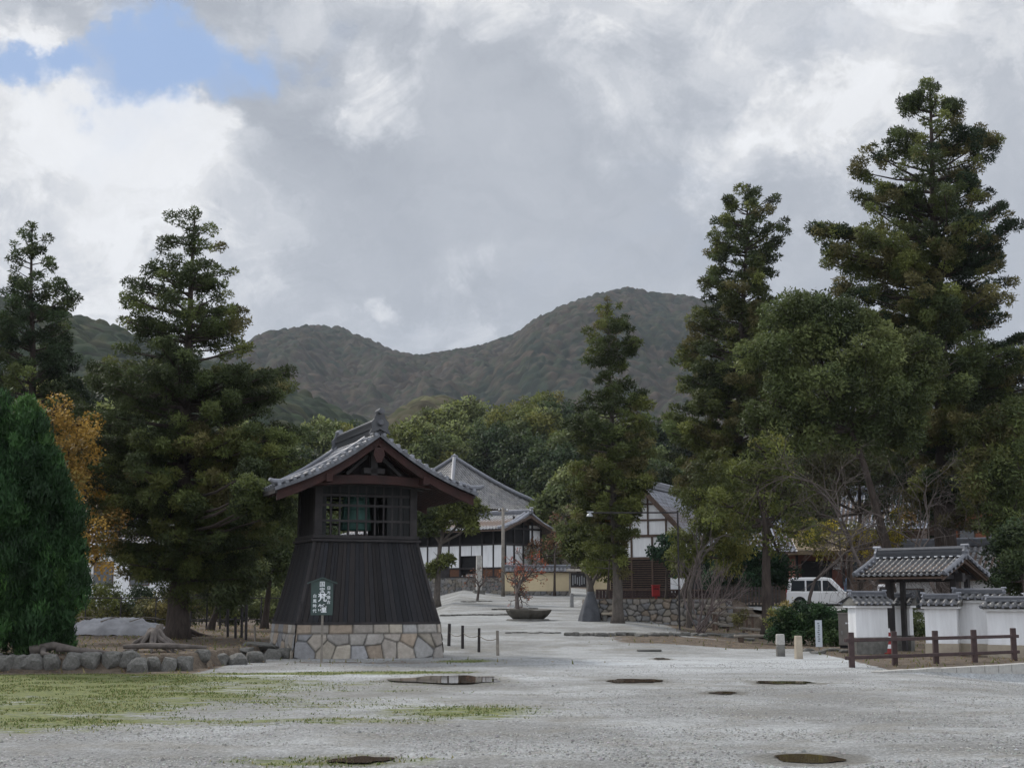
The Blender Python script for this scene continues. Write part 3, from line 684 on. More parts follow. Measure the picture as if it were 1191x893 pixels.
YEL = [[.25, .16, .04], [.32, .20, .045], [.20, .12, .035], [.14, .11, .03], [.10, .09, .03]]
def trunk_mesh(path, radii, seed, n=14, flare=1.5):
    mb = MB(); pts = []; rr = []
    path = [Vector(tuple(map(float, p))) for p in path]
    rs = random.Random(seed)
    for i in range(len(path) - 1):
        for k in range(5):
            f = k / 5; pts.append(path[i].lerp(path[i + 1], f) + Vector((rs.uniform(-1, 1), rs.uniform(-1, 1), 0)) * radii[i] * .08); rr.append(radii[i] * (1 - f) + radii[i + 1] * f)
    pts.append(path[-1]); rr.append(radii[-1])
    h0 = path[0].z
    for i, p in enumerate(pts):
        rr[i] *= 1 + (flare - 1) * math.exp(-(p.z - h0) / (radii[0] * 1.4))
    mb.tube(pts, rr, n); return mb
def roots(mb, c, r, n, ln, seed):
    rs = random.Random(seed)
    for k in range(n):
        a = 2 * PI * k / n + rs.uniform(-.3, .3); l = ln * rs.uniform(.6, 1.2); pts = []
        for i in range(5):
            f = i / 4; x = c[0] + math.cos(a + f * .3) * (r * .6 + l * f); y = c[1] + math.sin(a + f * .3) * (r * .6 + l * f)
            pts.append((x, y, hz(x, y) + (.28 * r / .3) * (1 - f) ** 2 - .03 * f))
        mb.tube(pts, [r * .38, r * .3, r * .2, r * .13, r * .05], 7)

def conifer(name, label, base, Y, prof, tr, nb, pr, per, L, Wd, pal, seed, topx=None, rise=.12, var=.3, zlo=None, group=None, dens=1.0, inner=.35, bare=0., cat='tree', extra=(), gaps=.12, lean=None, flat=.75, bark=None, thin=.82, tiers=0):
    rg = np.random.default_rng(seed)
    b = np.array(base, float)
    top = P(topx or prof[0][0] * 0 + (prof[0][1] + prof[0][2]) / 2, prof[0][0], Y)
    root = empty(name, b, 0, label, cat, group)
    zz = np.array([P(600, p[0], Y)[2] for p in prof])[::-1]
    xl = np.array([P(p[1], p[0], Y)[0] for p in prof])[::-1]; xr = np.array([P(p[2], p[0], Y)[0] for p in prof])[::-1]
    def axis(z):
        f = np.clip((z - b[2]) / (top[2] - b[2]), 0, 1); return b[0] + (top[0] - b[0]) * f, b[1] + (top[1] - b[1]) * f
    path = []; rad = []
    for k in range(7):
        z = b[2] + (top[2] - b[2]) * k / 6; ax, ay = axis(z); path.append((ax + rg.normal(0, .04), ay, z)); rad.append(tr * (1 - .93 * (k / 6) ** .9))
    path = [tuple(np.array(p) - b) for p in path]; path[0] = (path[0][0], path[0][1], -.15)
    tm = trunk_mesh(path, rad, seed); tm.build('trunk', bark or M_bark, root, smooth=True)
    pf = []; br = MB()
    zmin, zmax = zz[0], zz[-1]
    # branch heights weighted by crown width
    zs = np.linspace(zmin, zmax, 400); w = np.interp(zs, zz, xr) - np.interp(zs, zz, xl); cdf = np.cumsum(np.maximum(w, .5)); cdf /= cdf[-1]
    us = (np.arange(nb) + rg.random(nb)) / nb; bz = np.interp(us, cdf, zs)
    if tiers: bz = bz + .32 * np.sin(bz * tiers) / tiers * 2.2
    for i in range(nb):
        z = bz[i]; az = 2.39996 * i + rg.normal(0, .35); ax, ay = axis(z)
        wr = max(.15, np.interp(z, zz, xr) - ax); wl = max(.15, ax - np.interp(z, zz, xl)); c = math.cos(az)
        m = (wr + wl) / 2; ln = (wr * c * c if c > 0 else wl * c * c) + m * (1 - c * c)
        ln *= rg.uniform(thin, 1.02) * (1 if rg.random() > .18 else rg.uniform(.6, .85)); ln = max(.25, ln - pr * .55)
        hf = (z - b[2]) / (top[2] - b[2]); up = rise * ln * (.4 + 1.2 * hf); drop = .06 * ln * (1 - hf)
        tipz = z + rg.normal(0, .1); s0 = np.array([ax, ay, tipz - up]); e = np.array([ax + math.cos(az) * ln, ay + math.sin(az) * ln, tipz - drop])
        mid = (s0 + e) / 2 + np.array([0, 0, -.05 * ln]); bend = rg.normal(0, .06 * ln)
        mid[0] += -math.sin(az) * bend; mid[1] += math.cos(az) * bend
        pts = [(1 - f) ** 2 * s0 + 2 * f * (1 - f) * mid + f * f * e for f in (0, .25, .5, .75, 1)]
        r0 = max(.018, min(tr * .33, .02 * ln + .012))
        br.tube([q - b for q in pts], [r0, r0 * .8, r0 * .6, r0 * .4, r0 * .2], 5, False)
        st = pr * 1.05; nk = max(1, int(ln / st * dens))
        for k in range(nk):
            f = 1 - (k / max(1, nk)) * (1 - inner) if nk > 1 else 1.
            if f < .6 and rg.random() < bare * (.3 + hf): continue
            if rg.random() < gaps: continue
            q = (1 - f) ** 2 * s0 + 2 * f * (1 - f) * mid + f * f * e
            sp = pr * .55 * (1 + .8 * math.sin(PI * f)); off = rg.normal(0, sp)
            q = q + np.array([-math.sin(az) * off, math.cos(az) * off, rg.normal(0, pr * .22) + pr * .1])
            pf.append([*q, pr * rg.uniform(.6, 1.2) * (.75 + .25 * (1 - hf))])
    for (px, py, Ye, r) in extra:
        e = P(px, py, Ye); s0 = np.array([*axis(e[2] - .3), e[2] - .5]); br.tube([s0 - b, (s0 * .5 + e * .5) - b - np.array([0, 0, .15]), e - b], [.07, .045, .02], 5, False)
        for k in range(max(3, int(5 * r / pr))): pf.append([*(e + rg.normal(0, r * .45, 3) * np.array([1, 1, .6])), pr * rg.uniform(.6, 1.1)])
    ax, ay = axis(zmax)
    for k in range(4): pf.append([ax, ay, zmax - .1 - k * .35, pr * (.4 + .15 * k)])
    pf = np.array(pf)
    V, Fc, C = leaves(pf, per, L, Wd, flat, .25, pufcols(pf, pal, rg, var), rg=rg)
    br.build('branches', bark or M_bark, root); mesh_np('crown', V - b, Fc, M_leaf, root, C)
    return root

def lobe_tree(name, label, base, tr, lobes, pr, per, L, Wd, pal, seed, cat='tree', group=None, up=.2, var=.25, flat=.85, tpath=None, bark=None, shell=.75, dens=1.0, limbs=True, squash=.8, trunk=True, fill=.45, jit=.22, stems=1):
    """lobes: (world x,y,z,radius)"""
    rg = np.random.default_rng(seed); b = np.array(base, float); root = empty(name, b, 0, label, cat, group)
    lobes = [np.array(l, float) for l in lobes]; cen = sum(l[:3] for l in lobes) / len(lobes)
    zl = min(l[2] - l[3] * .6 for l in lobes)
    if tpath is None: tpath = [(b[0], b[1], b[2] - .1), (b[0] * .6 + cen[0] * .4, b[1], b[2] + (zl - b[2]) * .9 + .2), (cen[0], cen[1], cen[2])]
    tp = [np.array(t, float) for t in tpath]
    if trunk:
        tm = trunk_mesh([t - b for t in tp], [tr * (1 - .75 * i / (len(tp) - 1)) for i in range(len(tp))], seed); tm.build('trunk', bark or M_bark, root, smooth=True)
    br = MB(); pf = []
    fork = tp[-2] * .6 + tp[-1] * .4 if trunk else b
    for l in lobes:
        c, r = l[:3], l[3]
        if limbs:
            mid = (fork + c) / 2 + np.array([0, 0, -.08 * r]); rr = tr * .45 if trunk else tr
            br.tube([fork - b, mid - b, c - b], [rr, rr * .7, rr * .35], 6, False)
            for q in range(6):
                d = rg.normal(size=3); d[2] = abs(d[2]) * .7; d /= np.linalg.norm(d); br.tube([c - b - d * r * .1, c + d * r * .5 - b, c + d * r * .9 - b + rg.normal(0, .1 * r, 3)], [rr * .35, rr * .2, rr * .07], 5, False)
        n = max(3, int(dens * 3.2 * (r / pr) ** 2))
        for k in range(n):
            d = rg.normal(size=3); d /= np.linalg.norm(d); rad = r * (shell + (1 - shell) * rg.random()) if rg.random() < .85 else r * rg.random() * .7
            q = c + d * rad * np.array([1, 1, squash]) 
            pf.append([*q, pr * rg.uniform(.65, 1.25)])
    pf = np.array(pf); V, Fc, C = leaves(pf, per, L, Wd, flat, up, pufcols(pf, pal, rg, var), fill=fill, rg=rg, jit=jit)
    if br.v: br.build('branches', bark or M_bark, root)
    mesh_np('crown', V - b, Fc, M_leaf, root, C); return root
def LB(px, py, Y, rpx):
    p = P(px, py, Y); return (p[0], p[1], p[2], rpx * Y / F)

def bare_tree(name, label, base, h, tr, seed, spread=.6, depth=6, cat='tree', lean=(0, 0), nk=3, fork_h=.2, leafcol=None, group=None, stems=1, bark=None, shrink=.74, droop=0.):
    rg = random.Random(seed); b = Vector(tuple(map(float, base))); root = empty(name, b, 0, label, cat, group); tm = MB(); br = MB(); tips = []
    def grow(p, d, ln, r, k):
        n = 3; pts = [p]; q = p
        for i in range(n):
            d = (d + Vector((rg.gauss(0, .13), rg.gauss(0, .13), rg.gauss(0, .08) - droop * (depth - k) * .03))).normalized(); q = q + d * ln / n; pts.append(q)
        (tm if k == depth else br).tube(pts, [r, r * .9, r * .8, r * .68], 8 if k >= depth - 1 else (5 if k > 2 else 3), False)
        if k <= 0: tips.append(q); return
        m = nk if k > 2 else rg.choice((2, 3))
        for j in range(m):
            a = rg.uniform(0, 2 * PI) + 2 * PI * j / m; s = spread * rg.uniform(.6, 1.25)
            side = d.cross(Vector((math.cos(a), math.sin(a), .3))).normalized()
            grow(q, (d * math.cos(s) + side * math.sin(s) + Vector((0, 0, .05))).normalized(), ln * shrink * rg.uniform(.8, 1.2), r * (.62 if j else .7), k - 1)
            if k <= depth - 1 and rg.random() < .5:
                pm = pts[1 + rg.randrange(2)]; a2 = rg.uniform(0, 6.28); side = d.cross(Vector((math.cos(a2), math.sin(a2), .3))).normalized()
                if k > 1: grow(pm, (d * .5 + side * .8).normalized(), ln * .6, r * .45, k - 2)
    for s in range(stems):
        d0 = Vector((lean[0] + (rg.gauss(0, .25) if stems > 1 else 0), lean[1] + (rg.gauss(0, .2) if stems > 1 else 0), 1)).normalized()
        grow(Vector((rg.gauss(0, .1) if stems > 1 else 0, 0, -.05)), d0, h * fork_h, tr, depth)
    tm.build('trunk', bark or M_twig, root, smooth=True); br.build('branches', bark or M_twig, root)
    if leafcol is not None:
        rgn = np.random.default_rng(seed); pf = np.array([[*t, .12] for t in tips if rg.random() < .5]) 
        V, Fc, C = leaves(pf, 7, .09, .06, 1, 0, pufcols(pf, leafcol, rgn, .3), fill=.1, rg=rgn); mesh_np('crown', V, Fc, M_leaf, root, C)
    return root

# ------------------------------------------------------------------ big trees, left side
g = P(205, 740, 46.0); g = np.array([g[0], 46., hz(g[0], 46.)])
conifer('cryptomeria_tree', 'large dark cedar with open layered top behind the stone edging left of the bell tower', g, 46,
        [(251, 214, 238), (262, 180, 262), (285, 162, 270), (305, 200, 288), (318, 140, 262), (345, 122, 296), (372, 128, 297), (392, 150, 292), (402, 160, 285), (412, 100, 330), (425, 92, 348), (450, 84, 340), (480, 92, 352), (510, 84, 362), (545, 86, 356), (580, 96, 345), (615, 112, 338), (650, 120, 325), (680, 150, 262), (700, 185, 225)],
        .36, 270, .33, 200, .125, .042, SUGI, 11, topx=226, rise=.16, inner=.2, extra=[(306, 566, 39.3, .5), (296, 574, 39.4, .55), (310, 588, 39.8, .5), (290, 590, 40.5, .6), (295, 548, 40.4, .5), (318, 600, 43, .6), (328, 575, 44, .6)], tiers=3.2, thin=.82, bare=.55, var=.26, gaps=.12)
g = GX(36, 56)
conifer('cryptomeria_tree', 'tall thin-topped cedar at the far left edge rising above the yellow tree', g, 56,
        [(264, 28, 50), (285, 4, 70), (320, 2, 70), (345, -12, 98), (370, -25, 96), (400, -30, 84), (430, -45, 100), (470, -60, 118), (520, -70, 110), (580, -75, 100), (640, -70, 90)],
        .34, 210, .36, 190, .15, .05, SUGI_D + SUGI[:3], 12, topx=38, rise=.3, inner=.2, thin=.8, bare=.6, gaps=.15)
g = GX(70, 43)
lobe_tree('maple_tree', 'yellow and orange autumn tree between the clipped green juniper and the large cedar', g, .16,
          [LB(40, 505, 43, 40), (LB(80, 525, 42.5, 38)), LB(62, 560, 42.5, 42), LB(98, 580, 44.5, 36), LB(95, 625, 42.5, 34), LB(118, 615, 43, 28), LB(60, 482, 43, 24), LB(25, 560, 43, 40), LB(108, 655, 43, 20), LB(90, 495, 43, 20)],
          .36, 90, .10, .07, YEL, 13, var=.3, dens=.8)
g = GX(245, 60); 
lobe_tree('cedar_sapling', 'small cedar with hanging green foliage behind and right of the large cedar', g, .16,
          [LB(250, 620, 59, 34), LB(275, 600, 59.5, 36), LB(240, 660, 59, 30), LB(285, 655, 59, 34), LB(268, 690, 58.5, 26)], .45, 170, .2, .065, BROAD + OLIVE[:2], 14, up=-.3)
g = GX(308, 63)
lobe_tree('evergreen_tree', 'dark round evergreen with a leaning trunk just left of the bell tower', g, .17,
          [LB(310, 600, 63, 34), LB(335, 640, 63, 34), LB(315, 665, 62, 32), LB(345, 600, 64, 28), LB(295, 640, 63, 30)], .5, 170, .2, .075, BROAD, 15)
# clipped juniper in the left foreground
g = GX(10, 34.5)
rg_ = np.random.default_rng(5); lob = []
for k in range(95):
    f = rg_.random(); py = 500 + 248 * f; w = 18 + 50 * min(1, f * 1.6) - 8 * max(0, f - .8) * 5; a = rg_.uniform(-1, 1)
    c = LB(14 + a * w, py, 33.5 + rg_.uniform(-1.3, .6) * math.sqrt(max(0, 1 - a * a)), 22); lob.append(c)
for k in range(14): lob.append(LB(-5 + k * 6.5, 690 + 14 * (k % 4), 32.9, 20))
for k in range(34):
    f = k / 34; py = 478 + 200 * f + rg_.uniform(-6, 6); w = 16 + 58 * min(1, f * 1.5); sd_ = 1 if k % 3 else -1; lob.append(LB(12 + sd_ * w * rg_.uniform(.9, 1.08), py, 33.3 + rg_.uniform(-.5, .3), 9))
lobe_tree('juniper_bush', 'big bright green conical juniper standing at the left edge in front', g, .07, lob, .24, 250, .15, .034,
          [[.020, .048, .016], [.036, .082, .024], [.058, .122, .032], [.09, .16, .042]], 16, up=1.7, cat='juniper', var=.28, flat=1.3, squash=1.1, shell=.6, dens=.8, limbs=False, tpath=[g + [0, 0, -.1], g + [-.15, 0, 1.], g + [-.2, 0, 2.2]])

for i, (px, Y, s_, lb, pal_) in enumerate([(120, 71, 1.0, 'dull green shrub behind the wire fence left of the big cedar trunk', OLIVE), (160, 72, .9, 'dark rounded shrub behind the wire fence above the tarpaulin', SUGI_D), (190, 71, .8, 'yellowish low shrub behind the wire fence beside the cedar trunk', [[.14, .12, .04], [.1, .1, .04]]),
                                   (235, 73, 1.1, 'olive shrub behind the low dark gate', OLIVE), (290, 74, 1.2, 'dark shrub behind the stakes', SUGI_D + BROAD[:1]), (335, 73, 1.1, 'green shrub just behind the left side of the bell tower', BROAD)]):
    g = GX(px, Y); lobe_tree('shrub', lb, g, .05, [(g[0], g[1], g[2] + 1.0 * s_, 1.1 * s_), (g[0] + 1.1, g[1] + .3, g[2] + .7 * s_, .9 * s_), (g[0] - 1.0, g[1], g[2] + .8 * s_, .9 * s_), (g[0] + .3, g[1], g[2] + 1.7 * s_, .7 * s_)], .4, 90, .16, .07, pal_, 300 + i, cat='shrub', trunk=False, limbs=False)
# ------------------------------------------------------------------ middle trees
g = GX(718, 60.5); 
conifer('cedar_tree', 'slender tall cedar with a sparse pointed top and bare pale upper trunk in the middle', g, 60.5,
        [(346, 703, 713), (362, 688, 736), (380, 682, 742), (398, 668, 745), (425, 682, 738), (445, 690, 745), (470, 662, 765), (490, 655, 765), (520, 655, 770), (555, 650, 772), (590, 655, 756), (615, 662, 742), (640, 668, 726), (662, 672, 712)],
        .24, 175, .34, 170, .16, .052, SUGI + OLIVE[:2], 21, topx=707, rise=.25, bare=.95, inner=.25, bark=M_bark2, thin=.74, dens=1.0, gaps=.15, var=.25)
g = GX(508, 84)
conifer_pal = BROAD[:3] + [OLIVE[1]]
lobe_tree('pine_tree', 'small cloud-pruned pine with a pale trunk right beside the bell tower', g, .22,
          [LB(515, 600, 84, 24), LB(545, 595, 84, 18), LB(490, 598, 84, 18), LB(525, 582, 84, 18), LB(548, 612, 84, 13), LB(500, 612, 84, 13), LB(512, 651, 84, 12), LB(506, 664, 84, 8)], .42, 150, .24, .09, conifer_pal, 22, tpath=[g + [0, 0, -.1], P(510, 650, 84), P(516, 605, 84)], bark=M_bark2, squash=.7)
g = GX(690, 70)
lobe_tree('evergreen_bush', 'yellow-green leafy shrub below the slender cedar in front of the notice board', g, .1,
          [LB(682, 640, 69, 22), LB(700, 655, 68.5, 20), LB(665, 625, 69.5, 18), LB(688, 612, 69, 20)], .42, 120, .2, .08, OLIVE, 23, cat='shrub')
g = GX(645, 99)
lobe_tree('shrub', 'tangled brownish shrub rising behind the ochre wall', g, .1, [LB(640, 640, 103, 24), LB(665, 628, 103, 24), LB(615, 648, 103, 16), LB(655, 600, 105, 18)], .6, 60, .25, .09,
          [[.10, .095, .05], [.14, .10, .065], [.09, .10, .04], [.17, .09, .05]], 24, cat='shrub', dens=.8)
g = GX(640, 100.5)
bare_tree('bare_tree', 'leafless grey tree behind the ochre wall beside the notice board', g + [0, 3, 0], 6.5, .13, 31, spread=.6, depth=5, nk=3, fork_h=.28)

# ------------------------------------------------------------------ big trees, right side
g = GX(850, 76)
conifer('cryptomeria_tree', 'tall cedar with a rounded narrow top left of the giant cedar', g, 76,
        [(216, 860, 884), (235, 832, 910), (255, 826, 922), (290, 814, 922), (310, 812, 920), (322, 800, 908), (335, 796, 900), (360, 798, 900), (385, 790, 895), (420, 776, 900), (460, 768, 905), (500, 762, 905), (545, 768, 900), (590, 775, 895), (615, 790, 885)],
        .42, 260, .42, 180, .19, .062, SUGI + [OLIVE[0]], 41, topx=870, rise=.25, inner=.25, thin=.82, bare=.5, dens=1.0, gaps=.1, var=.25)
g = GX(1103, 66)
conifer('cryptomeria_tree', 'giant cedar with a thick dark trunk towering over the tiled gate', g, 66,
        [(101, 1065, 1100), (115, 1040, 1122), (135, 1022, 1120), (155, 1030, 1130), (168, 1028, 1150), (185, 990, 1158), (210, 988, 1128), (240, 1002, 1164), (262, 945, 1176), (285, 945, 1182), (310, 975, 1160), (330, 968, 1176), (352, 972, 1172), (380, 1000, 1195), (410, 1010, 1215), (450, 1020, 1235), (500, 1030, 1240), (550, 1060, 1240), (600, 1120, 1235)],
        .62, 330, .44, 200, .17, .057, SUGI + SUGI_D[:1], 42, topx=1082, rise=.25, inner=.2, thin=.84, var=.25, bare=.45, gaps=.1,
        extra=[(950, 272, 66, .55), (970, 268, 66, .6), (990, 275, 66, .7), (1010, 285, 66, .7), (1150, 170, 66, .6), (1130, 172, 66, .5), (1140, 165, 66, .4), (1000, 345, 65, .8), (985, 335, 65.5, .6), (1000, 200, 66, .5), (1060, 120, 66, .6), (1105, 125, 66, .6)], tiers=2.2)
g = GX(1038, 60.5)
lobe_tree('camphor_tree', 'broad round light green leafy tree in front of the giant cedar', g, .26,
          [LB(930, 385, 60, 48), LB(905, 420, 60, 42), LB(960, 380, 60.5, 46), LB(1000, 405, 60, 46), LB(1045, 420, 61, 46), LB(1085, 440, 61.5, 36), LB(900, 470, 60, 36), LB(955, 450, 59.5, 52), LB(1010, 460, 60, 48), LB(1060, 470, 61, 40), LB(930, 360, 60.5, 26), LB(890, 500, 60, 24), LB(940, 500, 60, 34), LB(990, 505, 60.5, 34), LB(1040, 505, 61, 32)],
          .52, 190, .17, .085, BROAD, 43, var=.24, tpath=[g + [0, 0, -.1], P(1033, 640, 60.3), P(1005, 540, 60), P(965, 440, 60)])
g = G(893, 743); Yt = g[1]
lobe_tree('mixed_evergreen_tree', 'olive-leaved tree with a straight brown trunk standing left of the dark hedge', g, .24,
          [LB(880, 560, Yt, 38), LB(905, 545, Yt, 30), LB(850, 590, Yt, 30), LB(890, 525, Yt, 22), LB(915, 590, Yt, 28), LB(868, 615, Yt, 22), LB(925, 620, Yt, 22), LB(905, 640, Yt, 14)], .42, 90, .17, .07,
          OLIVE + [[.24, .21, .03]], 44, tpath=[g + [0, 0, -.1], P(891, 640, Yt), P(888, 560, Yt)], dens=.62, bark=M_bark)
g = GX(790, 66)
lobe_tree('olive_tree', 'drooping yellow-green evergreen with twin pale stems in front of the white gabled house', g, .16,
          [LB(800, 630, 65, 26), LB(830, 610, 65, 30), LB(815, 580, 65.5, 30), LB(790, 655, 64.5, 18), LB(840, 650, 65, 26), LB(855, 575, 66, 26), LB(835, 545, 66, 28), LB(862, 630, 65, 22)], .42, 120, .18, .06,
          OLIVE, 45, up=-.5, dens=.75, bark=M_bark2)
g = GX(852, 72)
lobe_tree('camellia_bush', 'dense dark green camellia behind the olive tree above the picket fence', g, .1,
          [LB(850, 655, 73, 28), LB(885, 655, 73, 26), LB(868, 675, 72.5, 20), (LB(832, 668, 72.5, 18)), LB(905, 668, 73, 18)], .45, 190, .17, .09, [[.014, .034, .016], [.02, .045, .02], [.028, .055, .024]], 46, cat='bush')
g = GX(775, 76)
lobe_tree('camellia_bush', 'dark glossy bush against the lower wall of the white gabled house', g, .1,
          [LB(782, 634, 76, 15), LB(790, 655, 76, 14), LB(776, 650, 76, 11), LB(762, 645, 76, 8)], .35, 130, .17, .1, [[.016, .036, .018], [.022, .048, .024]], 47, cat='bush')
g = G(1024, 757) 
g = GX(1022, 52)
bare_tree('bare_cherry_tree', 'spreading leafless cherry tree directly behind the tiled gate', g, 8.6, .11, 52, spread=.62, depth=7, nk=2, fork_h=.25, shrink=.8, bark=M_twig, droop=.6)
g = GX(936, 63)
bare_tree('bare_cherry_tree', 'leafless cherry tree with pinkish twigs between the camphor tree and the white van', g, 10.0, .10, 57, spread=.7, depth=7, nk=2, fork_h=.24, shrink=.8, droop=.6)
g = GX(1110, 58)
bare_tree('bare_cherry_tree', 'leafless tree with long pale branches arching over the white wall', g, 8.0, .09, 58, spread=.75, depth=7, nk=2, fork_h=.28, shrink=.8, lean=(-.15, -.1), droop=.8)
# yellowing low tree above the van, right-hand masses
g = GX(985, 68)
lobe_tree('yellowing_tree', 'thin tree with yellow leaves above the white van', g, .12,
          [LB(960, 628, 67, 26), LB(1000, 630, 67, 24), LB(1035, 625, 67, 22), LB(1060, 610, 67, 20), LB(935, 620, 67, 20)], .4, 60, .15, .09, [[.32, .26, .03], [.22, .2, .04], [.13, .13, .04], [.09, .10, .035], [.2, .13, .05]], 48, dens=.8)
g = GX(1000, 74)
lobe_tree('oak_tree', 'dull green tree filling the gap beneath the camphor tree', g, .2,
          [LB(930, 560, 75, 34), LB(975, 550, 75, 40), LB(1020, 560, 75, 38), LB(950, 600, 75, 28), LB(1000, 530, 76, 34), LB(1050, 540, 75, 34), LB(1030, 590, 75, 30), LB(1075, 590, 75, 26), LB(960, 520, 73, 34)], .55, 90, .2, .085, [[.045, .055, .026], [.065, .075, .03], [.085, .08, .04]], 49, dens=.8)
g = GX(1170, 60)
lobe_tree('cedar_sapling', 'bushy cedar with yellow-green sprays at the far right above the white wall', g, .2,
          [LB(1150, 570, 60, 34), LB(1185, 545, 60, 40), (LB(1175, 600, 60, 34)), LB(1130, 545, 61, 26), LB(1200, 640, 60, 30), LB(1180, 500, 62, 40), LB(1140, 500, 62, 30)], .5, 150, .22, .07, SUGI[1:] + OLIVE[:2], 50, up=-.2, dens=.85)
g = GX(1190, 51)
lobe_tree('evergreen_bush', 'very dark bush at the right edge behind the white wall', g, .12, [LB(1180, 650, 52, 26), LB(1195, 620, 52, 28), LB(1200, 675, 52, 26), LB(1165, 675, 52, 14)], .4, 150, .16, .07, SUGI_D, 51, cat='bush')
# hedge and small plants
g = GX(945, 50.5)
lobe_tree('hedge', 'dark green rounded hedge in front of the white van', g, .06,
          [LB(915, 725, 50.5, 20), LB(935, 720, 50.5, 22), LB(958, 722, 50, 22), LB(978, 724, 50, 18), (LB(905, 735, 50.5, 14)), LB(945, 735, 50, 18), LB(970, 738, 49.5, 14)], .26, 170, .1, .06, [[.02, .045, .018], [.03, .06, .022], [.045, .075, .025]], 53, cat='hedge', trunk=False, limbs=False, squash=.75)
g = GX(912, 49.5)
lobe_tree('hedge', 'yellow-green sprawling bush at the left end of the dark hedge', g, .05, [LB(905, 716, 51.5, 11), LB(918, 708, 51.5, 9), LB(902, 728, 51.5, 9)], .24, 60, .12, .05, [[.13, .14, .04], [.2, .16, .05]], 54, cat='bush', trunk=False, limbs=False)
g = GX(1075, 48)
lobe_tree('evergreen_bush', 'low dark bush seen through the tiled gate', g, .05, [LB(1062, 735, 48, 14), LB(1045, 742, 48, 10), LB(1065, 715, 49, 10)], .26, 130, .1, .055, SUGI_D, 55, cat='bush', trunk=False, limbs=False)
g = GX(858, 57)
lobe_tree('bush', 'small ochre-green tuft in front of the wooden rails', g, .04, [LB(857, 722, 57, 8), LB(864, 716, 57, 6)], .2, 60, .12, .04, [[.14, .13, .05], [.1, .11, .04]], 56, cat='bush', trunk=False, limbs=False)
# winter shrub with grey stems near the kerb
g = G(812, 737)
bare_tree('bare_shrub', 'many-stemmed bare brownish shrub on the stone kerb', g, 2.5, .032, 61, spread=.3, depth=4, nk=2, fork_h=.42, stems=11, shrink=.72, cat='shrub', bark=mat('pink_grey_twigs', (.16, .125, .115), (.10, .08, .075), 6, .9, .2))
g = GX(800, 60.5)
bare_tree('bare_tree', 'bare tree with a pale straight trunk right of the stone retaining wall', g, 3.6, .14, 62, spread=.5, depth=4, nk=2, fork_h=.45, bark=M_bark2)
# small bare trees on the gravel
g = G(602, 709)
bare_tree('bare_tree', 'small open bare tree with upswept branches and a few red leaves behind the stone basin', g, 4.2, .13, 71, spread=.62, depth=5, nk=3, fork_h=.22, leafcol=[[.3, .07, .03], [.22, .09, .04]], shrink=.8)
g = G(555, 698)
bare_tree('bare_tree', 'short bare shrub with reddish twigs in front of the stone pillar', g, 2.6, .09, 72, spread=.75, depth=4, nk=3, fork_h=.33, leafcol=[[.2, .08, .04]], cat='shrub')
for i, (px, Y, s, lb) in enumerate([(527, 107, 1.0, 'reddish-brown low shrub at the foot of the long white hall'), (572, 104, 1.1, 'rust-coloured twiggy shrub beside the power pole'), (600, 103, 1.0, 'brown twiggy shrub at the left end of the ochre wall')]):
    g = GX(px, Y); lobe_tree('shrub', lb, g, .04, [(g[0], g[1], g[2] + .9, .9 * s), (g[0] + .9, g[1], g[2] + .7, .7 * s), (g[0] - .8, g[1], g[2] + .6, .6)], .4, 30, .16, .05, [[.16, .08, .05], [.11, .07, .045], [.1, .09, .04]], 73 + i, cat='shrub', trunk=False, limbs=False)
# red maple leaves beside the cedar trunk
g = GX(706, 66)
lobe_tree('maple_sapling', 'small maple with orange-red leaves hanging beside the slender cedar trunk', g, .05, [LB(708, 611, 66, 7), LB(714, 594, 66, 4), LB(703, 614, 66, 4)], .16, 34, .13, .09, [[.42, .07, .025], [.5, .14, .03]], 76, tpath=[g, P(709, 650, 66), P(708, 606, 66)])

# ------------------------------------------------------------------ wooded slope behind the temple: individual trees
kinds = []
for s, (pal, r, lab) in enumerate([(BROAD[1:] + OLIVE[1:], 5.4, 'full-crowned evergreen of the wood behind the temple roofs'), (SUGI_D + BROAD[:1], 5.0, 'dark dense evergreen of the wood behind the temple roofs'),
                                   (OLIVE[1:] + [[.15, .14, .045]], 4.6, 'yellow-green tree of the wood behind the temple roofs')]):
    rg_ = np.random.default_rng(90 + s); lob = []
    for k in range(11):
        a = rg_.uniform(0, 2 * PI); q = rg_.random() ** .5 * r * .62; z = 8 + rg_.uniform(-2.5, 4.0)
        lob.append((math.cos(a) * q, math.sin(a) * q, z, rg_.uniform(.34, .52) * r))
    o = lobe_tree('woodland_tree', lab, (0, 0, 0), .3, lob, 1.0, 90, .42, .26, pal, 95 + s, group='wood behind the temple', var=.27, tpath=[(0, 0, -1), (0, 0, 5), (0, 0, 9)], dens=.9)
    kinds.append(o)
